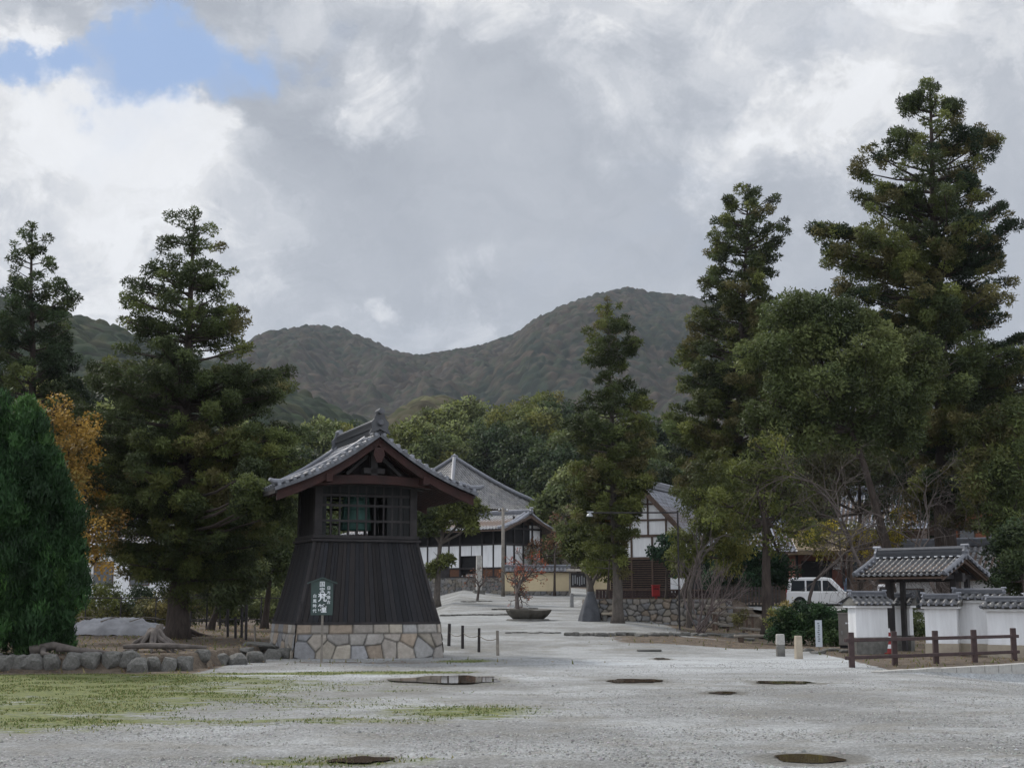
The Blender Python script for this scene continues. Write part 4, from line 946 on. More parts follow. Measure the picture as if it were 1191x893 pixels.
spots = [(430, 520, 150, 1, 1.0), (462, 500, 165, 2, .9), (500, 494, 165, 0, 1.0), (530, 474, 185, 0, 1.1), (560, 463, 195, 0, 1.15), (590, 468, 190, 2, 1.0), (618, 482, 180, 0, 1.0), (650, 464, 200, 1, 1.15), (628, 462, 215, 2, 1.0),
         (545, 500, 172, 0, 1.0), (580, 505, 170, 1, 1.0), (612, 515, 168, 1, 1.0), (650, 515, 160, 1, 1.05), (680, 490, 165, 0, 1.1), (510, 520, 165, 2, .9), (600, 535, 166, 1, .9), (640, 545, 160, 1, .9), (672, 540, 138, 0, .95),
         (700, 530, 145, 1, 1.0), (735, 500, 160, 0, 1.0), (770, 490, 170, 1, 1.1), (750, 545, 140, 1, 1.0), (800, 500, 160, 1, 1.0), (480, 540, 140, 1, .9), (405, 545, 135, 0, .9), (370, 500, 160, 0, 1.0), (340, 520, 150, 1, 1.0), (395, 490, 185, 1, 1.0),
         (850, 520, 150, 0, 1.1), (900, 530, 150, 1, 1.0), (950, 520, 150, 0, 1.1), (1000, 530, 145, 1, 1.0), (1050, 520, 150, 2, 1.1), (1100, 500, 150, 1, 1.2), (1150, 470, 150, 0, 1.2), (1190, 450, 150, 1, 1.2), (1050, 480, 165, 1, 1.2),
         (820, 570, 125, 1, .8), (870, 590, 120, 0, .8), (930, 590, 118, 1, .8), (1000, 590, 118, 0, .8), (1070, 580, 118, 1, .9), (1140, 560, 118, 1, .9), (1190, 560, 110, 0, .9),
         (-20, 470, 120, 1, 1.1), (40, 450, 130, 0, 1.1), (100, 455, 130, 1, 1.0), (160, 470, 125, 0, 1.0), (220, 500, 120, 1, 1.0), (280, 510, 120, 0, 1.0), (325, 540, 120, 1, .9), (20, 560, 105, 1, .9), (200, 580, 105, 1, .8), (260, 585, 104, 0, .8), (320, 600, 102, 1, .7), (-30, 600, 100, 0, .8)]
nm = ['full-crowned evergreen of the wood behind the temple roofs', 'dark dense evergreen of the wood behind the temple roofs', 'yellow-green tree of the wood behind the temple roofs']
first = {0: 1, 1: 1, 2: 1}
for i, (px, py, Y, kd, s) in enumerate(spots):
    o = kinds[kd] if first[kd] else copy_tree(kinds[kd]); first[kd] = 0
    t = P(px, py, Y); top = 13.5 * s; o.location = (t[0], t[1], t[2] - top); o.scale = (s, s, s * random.uniform(.95, 1.08)); o.rotation_euler = (0, 0, random.uniform(0, 6.28))

# ================================================================== BELL TOWER
TR = R(22)
def bell_tower():
    mid = P(429, 763, 39.2); dn = Vector((-math.sin(TR), math.cos(TR), 0))
    Wb, Db, Wt, Dt = 4.12, 3.0, 3.05, 2.12
    c = Vector((P(430, HOR, 39.3)[0], 39.3, 0)) + dn * (Db / 2)
    z0 = 0.0
    root = empty('bell_tower', (c.x, c.y, z0), TR, 'two-storey bell tower of black boards under a tiled gable roof on a stone base', 'bell tower')
    zb, zs, zt = .93, 3.29, 4.90
    # stone base: battered rubble on four sides, coursed top row
    L = []; hb = zb + .12; bt = .14
    w, d = Wb + .24, Db + .24
    for (o, u, n, ww, sd) in (((-w / 2 - 0, -d / 2, -.12), (1, 0, 0), (0, -1, 0), w, 1), ((w / 2, -d / 2, -.12), (0, 1, 0), (1, 0, 0), d, 2), ((w / 2, d / 2, -.12), (-1, 0, 0), (0, 1, 0), w, 3), ((-w / 2, d / 2, -.12), (0, -1, 0), (-1, 0, 0), d, 4)):
        rubble(L, o, u, (0, 0, 1), n, ww, hb, .40, sd, .035, .03, row=.25, joint=.05, batter=.10, taper=.045)
    V, Fc, C = join_np(L); base = mesh_np('stone_base', V, Fc, M_rubble, root, C, smooth=False)
    core = MB().box((0, 0, zb / 2 - .05), (w - .22, d - .22, zb - .0)).build('base_core', M_stone, root)
    # skirt of vertical boards, slightly flared
    sk = MB(); rs = random.Random(3)
    def prof(f): return 1 - (1 - f) ** 1.0 * 1.0 + .0   # f=0 bottom,1 top
    def half(f, a, b): return b / 2 + (a - b) / 2 * ((1 - f) * .86 + (1 - f) ** 2.2 * .14)
    for side in range(4):
        ang = side * PI / 2; Wd_, Dd_ = ((Wb, Wt), (Db, Dt)) if side % 2 == 0 else ((Db, Dt), (Wb, Wt))
        n = 27 if side % 2 == 0 else 19; Rm = Matrix.Rotation(ang, 3, 'Z')
        edges = [0]; 
        for k in range(n): edges.append(edges[-1] + rs.uniform(.7, 1.3))
        edges = [e / edges[-1] for e in edges]
        for k in range(n):
            q = rs.uniform(.72, 1.3); br = rs.uniform(-.1, .1); sk.cur = (.024 * q * (1 + br), .0225 * q, .024 * q * (1 - br))
            off = rs.uniform(0, .012); a, b = edges[k] + .0015, edges[k + 1] - .0015; vs = []; fs = []; ns = 7
            for i in range(ns + 1):
                f = i / ns; hw = half(f, *Wd_); hd = half(f, *Dd_) + off; z = zb + .06 + (zs - .08 - zb) * f
                for (t, dd) in ((a, 0), (b, 0), (b, -.05), (a, -.05)): vs.append(Rm @ Vector(((t * 2 - 1) * hw, -(hd + dd), z)))
            for i in range(ns):
                for j in range(4): fs.append((i * 4 + j, i * 4 + (j + 1) % 4, i * 4 + 4 + (j + 1) % 4, i * 4 + 4 + j))
            fs.append((0, 1, 2, 3)); sk.add(vs, fs)
    sk.build('board_skirt', M_board, root)
    # corner strips, sill beam under the skirt
    fr = MB()
    for sx in (-1, 1):
        for sy in (-1, 1):
            pts = [Vector((sx * (half(f, Wb, Wt) - .0), sy * (half(f, Db, Dt) - .0), zb + .06 + (zs - zb - .08) * f)) for f in (0, .25, .5, .75, 1)]
            for a, b in zip(pts[:-1], pts[1:]): fr.bar(a, b, .075, .075)
    for a, b, z, ww, hh in ((Wb, Db, zb + .035, .14, .07),):
        for sy in (-1, 1): fr.bar((-a / 2 - .03, sy * b / 2, z), (a / 2 + .03, sy * b / 2, z), .12, hh)
        for sx in (-1, 1): fr.bar((sx * a / 2, -b / 2, z - .002), (sx * a / 2, b / 2, z - .002), .12, hh - .006)
    fr.build('skirt_frame', M_dark, root)
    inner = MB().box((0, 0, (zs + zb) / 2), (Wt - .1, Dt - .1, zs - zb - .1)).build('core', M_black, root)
    # belt course
    bl = MB()
    for (z, e, h) in ((zs, .10, .07), (zs + .10, .05, .10)):
        bl.box((0, 0, z), (Wt + e * 2, Dt + e * 2, h))
    bl.build('belt_rail', M_dark, root, bevel=.01)
    # posts
    po = []
    zp0 = zs + .14
    for sx in (-1, 1):
        for sy in (-1, 1):
            MB().box((sx * (Wt / 2 - .11), sy * (Dt / 2 - .11), (zp0 + zt) / 2), (.22, .22, zt - zp0)).build('post', M_dark, root, bevel=.012)
    # side walls of boards
    for sx in (-1, 1):
        w_ = MB(); 
        for k in range(8):
            q = rs.uniform(.6, 1.2); w_.cur = (.024 * q, .022 * q, .024 * q); w_.box((sx * (Wt / 2 - .10 + rs.uniform(0, .01)), -Dt / 2 + .22 + (k + .5) * (Dt - .44) / 8, (zp0 + zt) / 2), (.04, (Dt - .44) / 8 - .006, zt - zp0))
        w_.build('side_wall', M_board, root)
    # front boarded strip left of the lattice and right hand board, lattices front and back
    for sy in (-1, 1):
        la = MB(); y = sy * (Dt / 2 - .08); xa, xb = -Wt / 2 + .22, Wt / 2 - .22
        for k in range(1, 10):
            x = xa + (xb - xa) * k / 10; la.bar((x, y, zp0 + .02), (x, y, zt - .02), .05, .05)
        for z in (zp0 + .42, zp0 + .86, zp0 + 1.15): la.bar((xa, y + sy * .035, z), (xb, y + sy * .035, z), .03, .07)
        la.build('lattice', M_dark, root)
        s2 = MB(); s2.cur = (.022, .023, .023)
        for k in range(4): s2.box((xb - .09 - k * .17, y + sy * .005, (zp0 + zt) / 2), (.16, .03, zt - zp0))
        if sy < 0: s2.box((xa + .06, y + .005, (zp0 + zt) / 2), (.14, .03, zt - zp0))
        s2.box((0, y - sy * .01, zt - .13), (xb - xa, .05, .25)); s2.build('lattice_header', M_board, root)
    # beams at the top
    bm_ = MB()
    for sx in (-1, 1): bm_.bar((sx * (Wt / 2 - .11), -Dt / 2 - 1.15, zt + .07), (sx * (Wt / 2 - .11), Dt / 2 + 1.15, zt + .07), .18, .22)
    bm_.build('wall_plate', M_red, root, bevel=.01)
    for sy in (-1, 1):      # rainbow beam
        poly = []; n = 14
        xs = [-1.72 + 3.44 * i / n for i in range(n + 1)]
        for x in xs: poly.append((x, 0, zt + .14 + .07 * (1 - (x / 1.72) ** 2)))
        for x in reversed(xs): poly.append((x, 0, zt - .14 + .11 * (1 - (x / 1.72) ** 2)))
        MB().prism(poly, (0, .22, 0), (0, sy * (Dt / 2 + .62) - .11, 0)).build('rainbow_beam', M_red, root, bevel=.008)
        MB().prism(poly, (0, .18, 0), (0, sy * (Dt / 2 - .09) - .09, 0)).build('cross_beam', M_dark, root)
    # gable strut + gable boarding set behind
    HR = Dt / 2 + 1.22          # half ridge length
    HS, ZR, ZE = 2.92, 6.26, 4.66
    def rz_(x):                  # concave roof line
        f = abs(x) / HS; return ZR - (ZR - ZE) * (f * 1.0) + (-.17 * math.sin(PI * min(f, 1)))
    for sy in (-1, 1):
        gb = MB(); y = sy * (Dt / 2 - .02); n = 12
        for k in range(n):
            x0, x1 = -1.5 + 3.0 * k / n, -1.5 + 3.0 * (k + 1) / n
            if k in (1, 3): continue       # chinks of daylight
            q = rs.uniform(.7, 1.2); gb.cur = (.03 * q, .024 * q, .024 * q); ztop = min(rz_(x0), rz_(x1)) - .14
            gb.box(((x0 + x1) / 2, y, (zt + .16 + ztop) / 2), (x1 - x0 - .004, .035, ztop - zt - .16))
        gb.bar((-1.5, y + sy * .03, zt + .2), (1.5, y + sy * .03, zt + .2), .03, .08); gb.build('gable_boards', M_board, root)
        st = MB(); ys = sy * (Dt / 2 + .62)
        st.box((0, ys, (zt + .2 + ZR - .35) / 2), (.2, .16, ZR - .35 - zt - .2))
        st.box((0, ys, zt + .34), (.62, .16, .16)); st.bar((-.8, ys, zt + .22), (-.18, ys, zt + .78), .1, .09); st.bar((.8, ys, zt + .22), (.18, ys, zt + .78), .1, .09)
        st.build('gable_strut', M_dark, root, bevel=.01)
    # bargeboards
    for sy in (-1, 1):
        for sx in (-1, 1):
            up = []; lo = []; n = 12
            for i in range(n + 1):
                x = sx * (HS - .05) * i / n; z = rz_(x) - .10; up.append((x, 0, z)); lo.append((x, 0, z - (.24 + .04 * (i / n))))
            if i: pass
            MB().prism(up + lo[::-1], (0, .09, 0), (0, sy * (HR - .16) - .045, 0)).build('bargeboard', M_red, root, bevel=.006)
    MB().prism([(-.13, 0, ZR - .4), (.13, 0, ZR - .4), (.16, 0, ZR - .62), (.07, 0, ZR - .82), (-.07, 0, ZR - .82), (-.16, 0, ZR - .62)], (0, .06, 0), (0, -(HR - .16) - .115, 0)).build('gable_pendant', M_red, root)
    # underside: sheathing boards and rafters
    for sx in (-1, 1):
        sh = MB(); n = 8
        for i in range(n):
            x0, x1 = sx * HS * i / n, sx * HS * (i + 1) / n
            if sx < 0: x0, x1 = x1, x0
            sh.prism([(x0, 0, rz_(x0) - .10), (x1, 0, rz_(x1) - .10), (x1, 0, rz_(x1) - .13), (x0, 0, rz_(x0) - .13)], (0, 2 * (HR - .14), 0), (0, -(HR - .14), 0))
        sh.build('sheathing', M_red, root)
        ra = MB()
        for k in range(17):
            y = -(HR - .3) + 2 * (HR - .3) * k / 16
            for i in range(3):
                x0, x1 = sx * (.1 + (HS - .22) * i / 3), sx * (.1 + (HS - .22) * (i + 1) / 3); ra.bar((x0, y, rz_(x0) - .19), (x1, y, rz_(x1) - .19), .075, .09)
        ra.build('rafters', M_red, root)
        MB().bar((sx * HS * .99, -HR + .1, ZE - .10), (sx * HS * .99, HR - .1, ZE - .10), .06, .12).build('eave_board', M_dark, root)
    # tiled roof with concave slopes
    def P3(x, y, z): return (x, y, z)
    sl = []
    for sx in (-1, 1):
        e0 = (sx * HS, -HR * sx * 1.0, ZE); e1 = (sx * HS, HR * sx * 1.0, ZE); r0 = (0, -HR * sx, ZR); r1 = (0, HR * sx, ZR)
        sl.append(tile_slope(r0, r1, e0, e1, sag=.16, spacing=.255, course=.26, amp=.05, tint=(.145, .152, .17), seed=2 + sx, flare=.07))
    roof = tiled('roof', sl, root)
    ri = MB(); ridge_stack(ri, (0, -HR + .1, ZR - .02), (0, HR - .1, ZR - .02), .28, .34, .42)
    ri.build('ridge', M_tile, roof)
    on = MB(); oni(on, (0, -HR + .12, ZR + .06), .56, (0, -1), .38); on.build('ridge_end_tile', M_tile, roof)
    on = MB(); oni(on, (0, HR - .12, ZR + .02), .5, (0, 1), .9); on.build('ridge_end_tile', M_tile, roof)
    # verge tiles with round ends along both gables; round end caps along the eaves
    for sy in (-1, 1):
        for sx in (-1, 1):
            ve = MB(); n = 14
            for i in range(n):
                f = (i + .6) / n; x = sx * HS * f; z = rz_(x); x2 = sx * HS * (f + .5 / n); sl_ = (rz_(x2) - z) / (x2 - x) * sx
                t = Vector((sx, 0, sl_)).normalized(); q = rs.uniform(.8, 1.5)
                ve.cur = tcol(q); y0 = sy * (HR - .42); y1 = sy * (HR + .04)
                ve.tube([(x, y0, z + .075), (x, y1, z + .045)], .062, 10)
                ve.cur = tcol(q * 1.25); ve.tube([(x, y1 , z + .045), (x, y1 + sy * .012, z + .045)], .045, 10)
                ve.cur = tcol(q * .7); a = Vector((x, y1 - sy * .03, z - .035)); ve.bar(a - t * .13, a + t * .13, .05, .10)
                ve.cur = tcol(q * .9); ve.bar(Vector((x, sy * (HR - .2), z + .0)) - t * .12, Vector((x, sy * (HR - .2), z + .0)) + t * .12, .38, .03)
            ve.cur = tcol(1.2); pts = [(sx * HS * k / 10, sy * (HR - .46), rz_(HS * k / 10) + .10) for k in range(1, 11)]; ve.tube(pts, .075, 10)
            ve.build('verge_tiles', M_tile, roof)
    for sx in (-1, 1):
        ea = MB(); n = int(2 * HR / .255)
        for k in range(n):
            y = -HR + (k + .5) * 2 * HR / n; ea.cur = tcol(rs.uniform(.8, 1.4)); ea.tube([(sx * (HS - .1), y, ZE + .035 + .07 * (abs(y) / HR) ** 3), (sx * (HS + .03), y, ZE + .02 + .07 * (abs(y) / HR) ** 3)], .062, 10)
        ea.cur = tcol(.7); ea.box((sx * (HS - .02), 0, ZE - .02), (.05, 2 * HR, .06)); ea.build('eave_tiles', M_tile, roof)
        for sy in (-1, 1):     # corner tile turning up
            cn = MB(); cn.cur = tcol(1.2); cn.tube([(sx * (HS - .5), sy * (HR - .2), ZE + .26), (sx * (HS - .15), sy * (HR - .1), ZE + .14), (sx * (HS + .1), sy * HR, ZE + .15), (sx * (HS + .2), sy * (HR + .05), ZE + .2)], [.09, .09, .075, .05], 8); cn.build('corner_tile', M_tile, roof)
    # the bell hanging inside is a thing of its own
    bpos = Vector((c.x, c.y, z0)) + Matrix.Rotation(TR, 3, 'Z') @ Vector((-.12, -.3, 0))
    br = empty('temple_bell', (bpos.x, bpos.y, zs + .32), 0, 'green bronze bell hanging inside the lattice of the bell tower', 'bell')
    pr = [(.0, .0), (.44, 0), (.45, .05), (.43, .09), (.425, .35), (.41, .38), (.41, .42), (.40, .46), (.39, .75), (.37, .79), (.35, .98), (.30, 1.1), (.18, 1.18), (0, 1.2)]
    MB().lathe(pr, n=32).build('bell_body', M_bronze, br, smooth=True)
    bb = MB()
    for z, r in ((.2, .43), (.60, .402), (.84, .375)): bb.lathe([(r, z - .015), (r + .014, z), (r, z + .015)], n=32)
    for k in range(8): a = k * PI / 4; bb.bar((math.cos(a) * .44, math.sin(a) * .44, .08), (math.cos(a) * .37, math.sin(a) * .37, .92), .02, .02)
    for k in range(24):
        for z in (.88, .95): a = k * PI / 12; bb.lathe([(0.02, -.012), (.02, .012), (0, .02)], (math.cos(a) * .365, math.sin(a) * .365, z), 6)
    bb.build('raised_bands', M_bronze, br)
    MB().tube([(-.12, 0, 1.16), (-.1, 0, 1.3), (0, 0, 1.36), (.1, 0, 1.3), (.12, 0, 1.16)], .035, 8).tube([(0, 0, 1.34), (0, 0, 1.62)], .025, 8).build('crown_loop', M_bronze, br, smooth=True)
    return root, c
tower, TC = bell_tower()
RT = Matrix.Rotation(TR, 3, 'Z')
def tw(x, y):  # tower local -> world on ground
    v = RT @ Vector((x, y, 0)) + TC; return np.array([v.x, v.y, hz(v.x, v.y)])

# ---- sign board on a post in front of the tower
def name_board():
    p = P(373, 768, 36.6); g = np.array([p[0], 36.6, hz(p[0], 36.6)])
    r = empty('name_board', g, R(9), 'small roofed dark green name board with white characters on a post before the bell tower', 'sign')
    zt_ = P(373, 676, 36.6)[2] - g[2]; zb_ = P(373, 715, 36.6)[2] - g[2]; w = 25 * 36.6 / F; h = zt_ - zb_
    MB().bar((.02, .04, -.1), (.02, .04, zt_), .06, .06).build('post', M_grey_wood, r, bevel=.005)
    MB().prism([(-w / 2, 0, zb_), (w / 2, 0, zb_), (w / 2, 0, zt_ - .03), (0, 0, zt_ + .07), (-w / 2, 0, zt_ - .03)], (0, .03, 0), (0, -.02, 0)).build('board', M_sign, r)
    rf = MB(); rf.bar((-w / 2 - .11, 0, zt_ - .05), (0.005, 0, zt_ + .10), .14, .03); rf.bar((w / 2 + .11, 0, zt_ - .05), (-.005, 0, zt_ + .102), .14, .03); rf.build('board_roof', M_sign, r)
    def col(chars, x, z1, z2, s):
        n = len(chars)
        for i, ch in enumerate(chars):
            text_mesh('character', ch, s, M_letter, r, (x, -.024, z1 + (z2 - z1) * (i / max(1, n - 1))), bold=.0035 if s > .2 else .0008)
    H_ = h
    col('国宝', 0.0, zb_ + H_ * .91, zb_ + H_ * .73, .15)
    col('梵鐘', 0.01, zb_ + H_ * .51, zb_ + H_ * .18, .235)
    col('日本最古', w * .30, zb_ + H_ * .80, zb_ + H_ * .38, .10)
    col('白鳳時代', -w * .33, zb_ + H_ * .56, zb_ + H_ * .12, .10)
name_board()

# ---- rope posts round the tower
def rope_post(px, pyb, pyt, w, m, label, group, Y=None):
    g = G(px, pyb); h = (pyb - pyt) * g[1] / F
    o = MB().box((0, 0, h / 2 - .05), (w, w, h + .1), top=.9).build('rope_post', m, None, bevel=.006, loc=g); o.rotation_euler = (random.uniform(-.03, .03), random.uniform(-.03, .03), random.uniform(0, .5))
    tag(o, label, 'post', group); return g, h
rp = []
for px, pb, pt in ((522, 751, 726), (538, 754, 728), (557, 758, 731), (579, 762, 734)):
    rp.append(rope_post(px, pb, pt, .09, M_dark if px < 570 else M_grey_wood, {522: 'first dark rope post from the tower corner', 538: 'second dark rope post from the tower corner', 557: 'third dark rope post from the tower corner', 579: 'grey rope post farthest right of the row beside the tower'}[px], 'rope posts right of the tower'))
for px, pb, pt in ((513, 764, 729), (446, 765, 730), (388, 765, 722)):
    rp.append(rope_post(px, pb, pt, .05, M_grey_wood, {513: 'thin grey stake at the right corner of the stone base', 446: 'thin grey stake before the middle of the stone base', 388: 'thin grey stake beside the name board'}[px], 'stakes before the stone base'))
def rope(name, a, b, za, zb_, label, sag=.1):
    pts = []
    for k in range(11):
        f = k / 10; pts.append((a[0] + (b[0] - a[0]) * f, a[1] + (b[1] - a[1]) * f, a[2] + za + (b[2] + zb_ - a[2] - za) * f - sag * 4 * f * (1 - f)))
    tag(MB().tube(pts, .011, 5).build(name, M_rope, None), label, 'rope')
rope('rope', rp[0][0], rp[1][0], .45, .45, 'thin rope between the two dark posts nearest the tower')
rope('rope', rp[1][0], rp[2][0], .5, .5, 'thin rope between the second and third dark posts')
rope('rope', rp[2][0], rp[3][0], .5, .5, 'thin rope between the third dark post and the grey post')
rope('rope', rp[4][0], rp[5][0], .5, .5, 'thin rope before the right half of the stone base', .05)
rope('rope', rp[5][0], rp[6][0], .5, .5, 'thin rope before the left half of the stone base', .05)

# ================================================================== ROCK EDGING AND LEFT BED
def rock_mesh(seed, sub=3, ang=.5):
    bm = bmesh.new(); bmesh.ops.create_icosphere(bm, subdivisions=sub, radius=1); rs = random.Random(seed)
    pl = [Vector((rs.gauss(0, 1), rs.gauss(0, 1), rs.gauss(0, .7))).normalized() for _ in range(12)]; ds = [rs.uniform(.78, 1.08) for _ in pl]
    ox = rs.uniform(0, 50)
    for v in bm.verts:
        v.co = v.co / ((abs(v.co.x) ** 5 + abs(v.co.y) ** 5 + abs(v.co.z) ** 5) ** .2)
        for n_, d_ in zip(pl, ds):
            k = v.co.dot(n_)
            if k > d_: v.co -= n_ * (k - d_)
        q = v.co; nn = float(fbm(np.array([q.x * 2.5 + ox]), np.array([q.y * 2.5 + q.z * 2 + ox]), seed)[0]) - .5; v.co += v.co.normalized() * nn * .16
    me = bpy.data.meshes.new('rock'); bm.to_mesh(me); bm.free(); return me
rocks = []
for s in range(6):
    me = rock_mesh(s + 3); me.materials.append(M_stone); rocks.append(me)
def rock(name, pos, d, seed, label, cat='boulder', group=None, m=None, rz=None):
    rs = random.Random(seed); o = bpy.data.objects.new(name, rocks[seed % 6] if m is None else rocks[seed % 6].copy()); COL.objects.link(o)
    if m: o.data.materials.clear(); o.data.materials.append(m)
    o.location = (pos[0], pos[1], pos[2] + d[2] * .25); o.scale = (d[0] * .54, d[1] * .5, d[2] * .50); o.rotation_euler = (rs.uniform(-.06, .06), rs.uniform(-.06, .06), rs.uniform(-.3, .3) if rz is None else rz)
    return tag(o, label, cat, group)
EL = [(6, 535, 34), (37, 530, 25), (130, 530, 44), (205, 532, 36), (290, 524, 38), (368, 530, 40), (450, 524, 42), (520, 515, 34), (560, 542, 38), (620, 538, 30), (680, 537, 32), (750, 535, 34), (818, 512, 32), (890, 512, 38), (965, 510, 36), (1038, 502, 38), (1105, 488, 34), (1160, 486, 30)]
GE = 'grey boulders edging the tree bed'
for i, (zx, zy, w) in enumerate(EL):
    px = zx / 3.503; pyb = 620 + (zy + 24) / 3.503; g = G(px, pyb); s = w / 3.503 * g[1] / F * 1.95
    rock('edging_boulder', g + [0, .12, 0], (s, .5, .44 if i < 12 else .38), i + 1, 'rough grey boulder in the row edging the tree bed', 'boulder', GE)
for k, px in enumerate((-12, -25, 20)): 
    g = G(px, 778); rock('edging_boulder', g + [0, .15, 0], (.5, .4, .42), 30 + k, 'rough grey boulder in the row edging the tree bed', 'boulder', GE)
lb2 = ['long grey boulder in the upper row by the tower corner', 'blocky grey boulder touching the corner of the stone base', 'low flat boulder behind the upper row by the tower']
for i, (px, py, w, h) in enumerate(((301, 757, 1.0, .22), (326, 757, .6, .3), (280, 763, .6, .16))):
    g = G(px, py); rock('boulder', g + [0, .3, -.03], (w, .6, h), 40 + i, lb2[i])
# log lying on stones
g = G(193, 772)
o = MB().tube([(-1.0, 0, 0), (-.4, .02, .02), (.3, -.02, .01), (.95, 0, -.02)], [.05, .07, .065, .04], 9).build('log', M_root, None, smooth=True, loc=(g[0], g[1] - .05, g[2] + .36)); tag(o, 'weathered grey log lying along the edging boulders', 'log')
g = G(85, 762)
o = MB().tube([(-1.0, 0, .1), (-.5, .1, .22), (.2, -.02, .1), (1.1, 0, .03)], [.12, .1, .07, .04], 9).tube([(-.7, 0, .15), (-.6, -.3, .05), (-.2, -.5, 0)], [.09, .06, .03], 7).tube([(-.4, 0, .15), (.2, .25, .12), (.9, .3, .02)], [.08, .05, .03], 7).build('driftwood', M_root, None, smooth=True, loc=g); tag(o, 'grey fallen root wood lying in front of the juniper', 'driftwood')
# gnarled root stump
g = G(179, 758); st = MB(); rs = random.Random(8)
for k in range(17):
    a = -PI * .1 + 2 * PI * k / 17 + rs.uniform(-.2, .2); l = rs.uniform(.5, 1.05); wv = rs.uniform(-.5, .5); pts = []
    for i in range(7):
        f = i / 6; aa = a + wv * f; pts.append((math.cos(aa) * (.10 + l * f ** 1.2), math.sin(aa) * (.10 + l * f ** 1.2), .52 * (1 - f) ** 1.4 + .04 * math.sin(f * 9 + k)))
    st.tube(pts, [.075, .06, .055, .045, .035, .025, .01], 7)
for k in range(5): a = k * 1.3; st.tube([(math.cos(a) * .08, math.sin(a) * .08, .2), (math.cos(a) * .16, math.sin(a) * .16, .55 + rs.uniform(-.1, .14))], [.13, .05], 7)
tag(st.build('root_stump', M_root, None, smooth=True, loc=g), 'gnarled grey tree stump with spreading roots in front of the large cedar', 'stump')
rt = MB(); roots(rt, G(205, 740), .34, 8, 1.3, 3)
tag(rt.build('surface_roots', M_bark, None, smooth=True), 'brown roots spreading over the soil round the large cedar trunk', 'roots')
# tarp covered mound
def tarp():
    xs = np.linspace(-1, 1, 120); ys = np.linspace(-1, 1, 60); x, y = np.meshgrid(xs, ys, indexing='ij')
    a = P(64, 735, 51.5); b = P(192, 735, 51.5); cx = (a[0] + b[0]) / 2; hw = (b[0] - a[0]) / 2
    e = np.clip(1 - np.abs(x) ** 3, 0, 1) * np.clip(1 - np.abs(y) ** 2.4, 0, 1)
    z = .62 * e ** .45 * (.78 + .22 * np.sin(x * 3 + 1.2)) + .22 * (fbm(x * 7, y * 2.5, 4) - .5) * (e > 0) + .14 * np.abs(fbm(x * 5 + y * 2, y * 7, 6) - .5)
    X_ = cx + x * hw * 1.05; Y_ = 51.8 + y * 1.5; Z_ = height(X_, Y_) + np.maximum(z, -.02)
    I = np.arange(x.size).reshape(x.shape); Fc = np.stack([I[:-1, :-1], I[1:, :-1], I[1:, 1:], I[:-1, 1:]], -1).reshape(-1, 4)
    c = np.array([cx, 51.8, hz(cx, 51.8)]); o = mesh_np('tarpaulin_mound', np.stack([X_, Y_, Z_], -1).reshape(-1, 3) - c, Fc, M_tarp, None, smooth=True, loc=c)
    tag(o, 'long low mound covered by wrinkled grey tarpaulin behind the tree bed', 'tarpaulin')
    r = MB()
    for k in (-.55, .1, .62): r.tube([(cx + k * hw - .3, 50.6, hz(cx, 51) + .5), (cx + k * hw, 51.4, hz(cx, 51) + .66), (cx + k * hw + .3, 52.4, hz(cx, 51) + .6)], .02, 5)
    tag(r.build('tie_rope', M_rope, None), 'dark ropes lashed across the grey tarpaulin mound', 'rope')
tarp()
# wire mesh fence behind
def wire_fence():
    y = 68; a = P(100, 0 + HOR, y)[0]; b = P(345, HOR, y)[0]; z = hz(-12, y); r = empty('wire_fence', ((a + b) / 2, y, z), 0, 'black wire mesh fence with thin rails behind the left trees', 'fence'); L_ = (b - a) / 2
    n = 7
    for k in range(n): x = -L_ + 2 * L_ * k / (n - 1); MB().tube([(x, 0, -.1), (x, 0, 1.45)], .035, 6).build('post', M_dark, r)
    rr = MB()
    for zz in (.35, 1.38): rr.tube([(-L_, 0, zz), (L_, 0, zz)], .025, 5)
    rr.build('rail', M_dark, r)
    ms = MB()
    for k in range(int(L_ * 2 / .25)):
        x = -L_ + k * .25; ms.bar((x, 0, .35), (min(x + .8, L_), 0, 1.38), .006, .006); ms.bar((min(x + .8, L_), .01, .35), (x, .01, 1.38), .006, .006)
    ms.build('mesh', M_dark, r)
wire_fence()
# dark garden gate frame behind the large cedar
g = GX(232, 62); r = empty('garden_gate', g, 0, 'low dark framed gate with crossed wires seen right of the large cedar trunk', 'gate')
MB().bar((-.9, 0, 1.5), (1.2, 0, 1.5), .06, .1).bar((-.9, 0, .35), (1.2, 0, .35), .05, .06).build('rail', M_dark, r)
for x in (-.75, .35, .95): MB().bar((x, 0, -.1), (x, 0, 1.5), .07, .07).build('post', M_dark, r)
MB().bar((-.7, 0, .4), (.3, 0, 1.45), .02, .02).bar((.3, .01, .4), (-.7, .01, 1.45), .02, .02).build('brace', M_dark, r)
# bamboo stakes
for i, (px, pb, pt) in enumerate(((265, 741, 709), (274, 742, 718), (281, 742, 708), (286, 744, 704), (297, 748, 728))):
    g = G(px, pb); h = (pb - pt) * g[1] / F
    tag(MB().tube([(0, 0, -.1), (random.uniform(-.05, .05), 0, h)], .045 if i != 4 else .03, 7).build('stake', M_dark if i != 4 else M_grey_wood, None, loc=g), ['tall dark stake leftmost of the cluster by the tower', 'short dark stake between two taller stakes', 'tall dark stake in the middle of the stake cluster', 'tallest dark stake of the cluster left of the tower', 'short pale stake nearest the tower boulders'][i], 'stake')
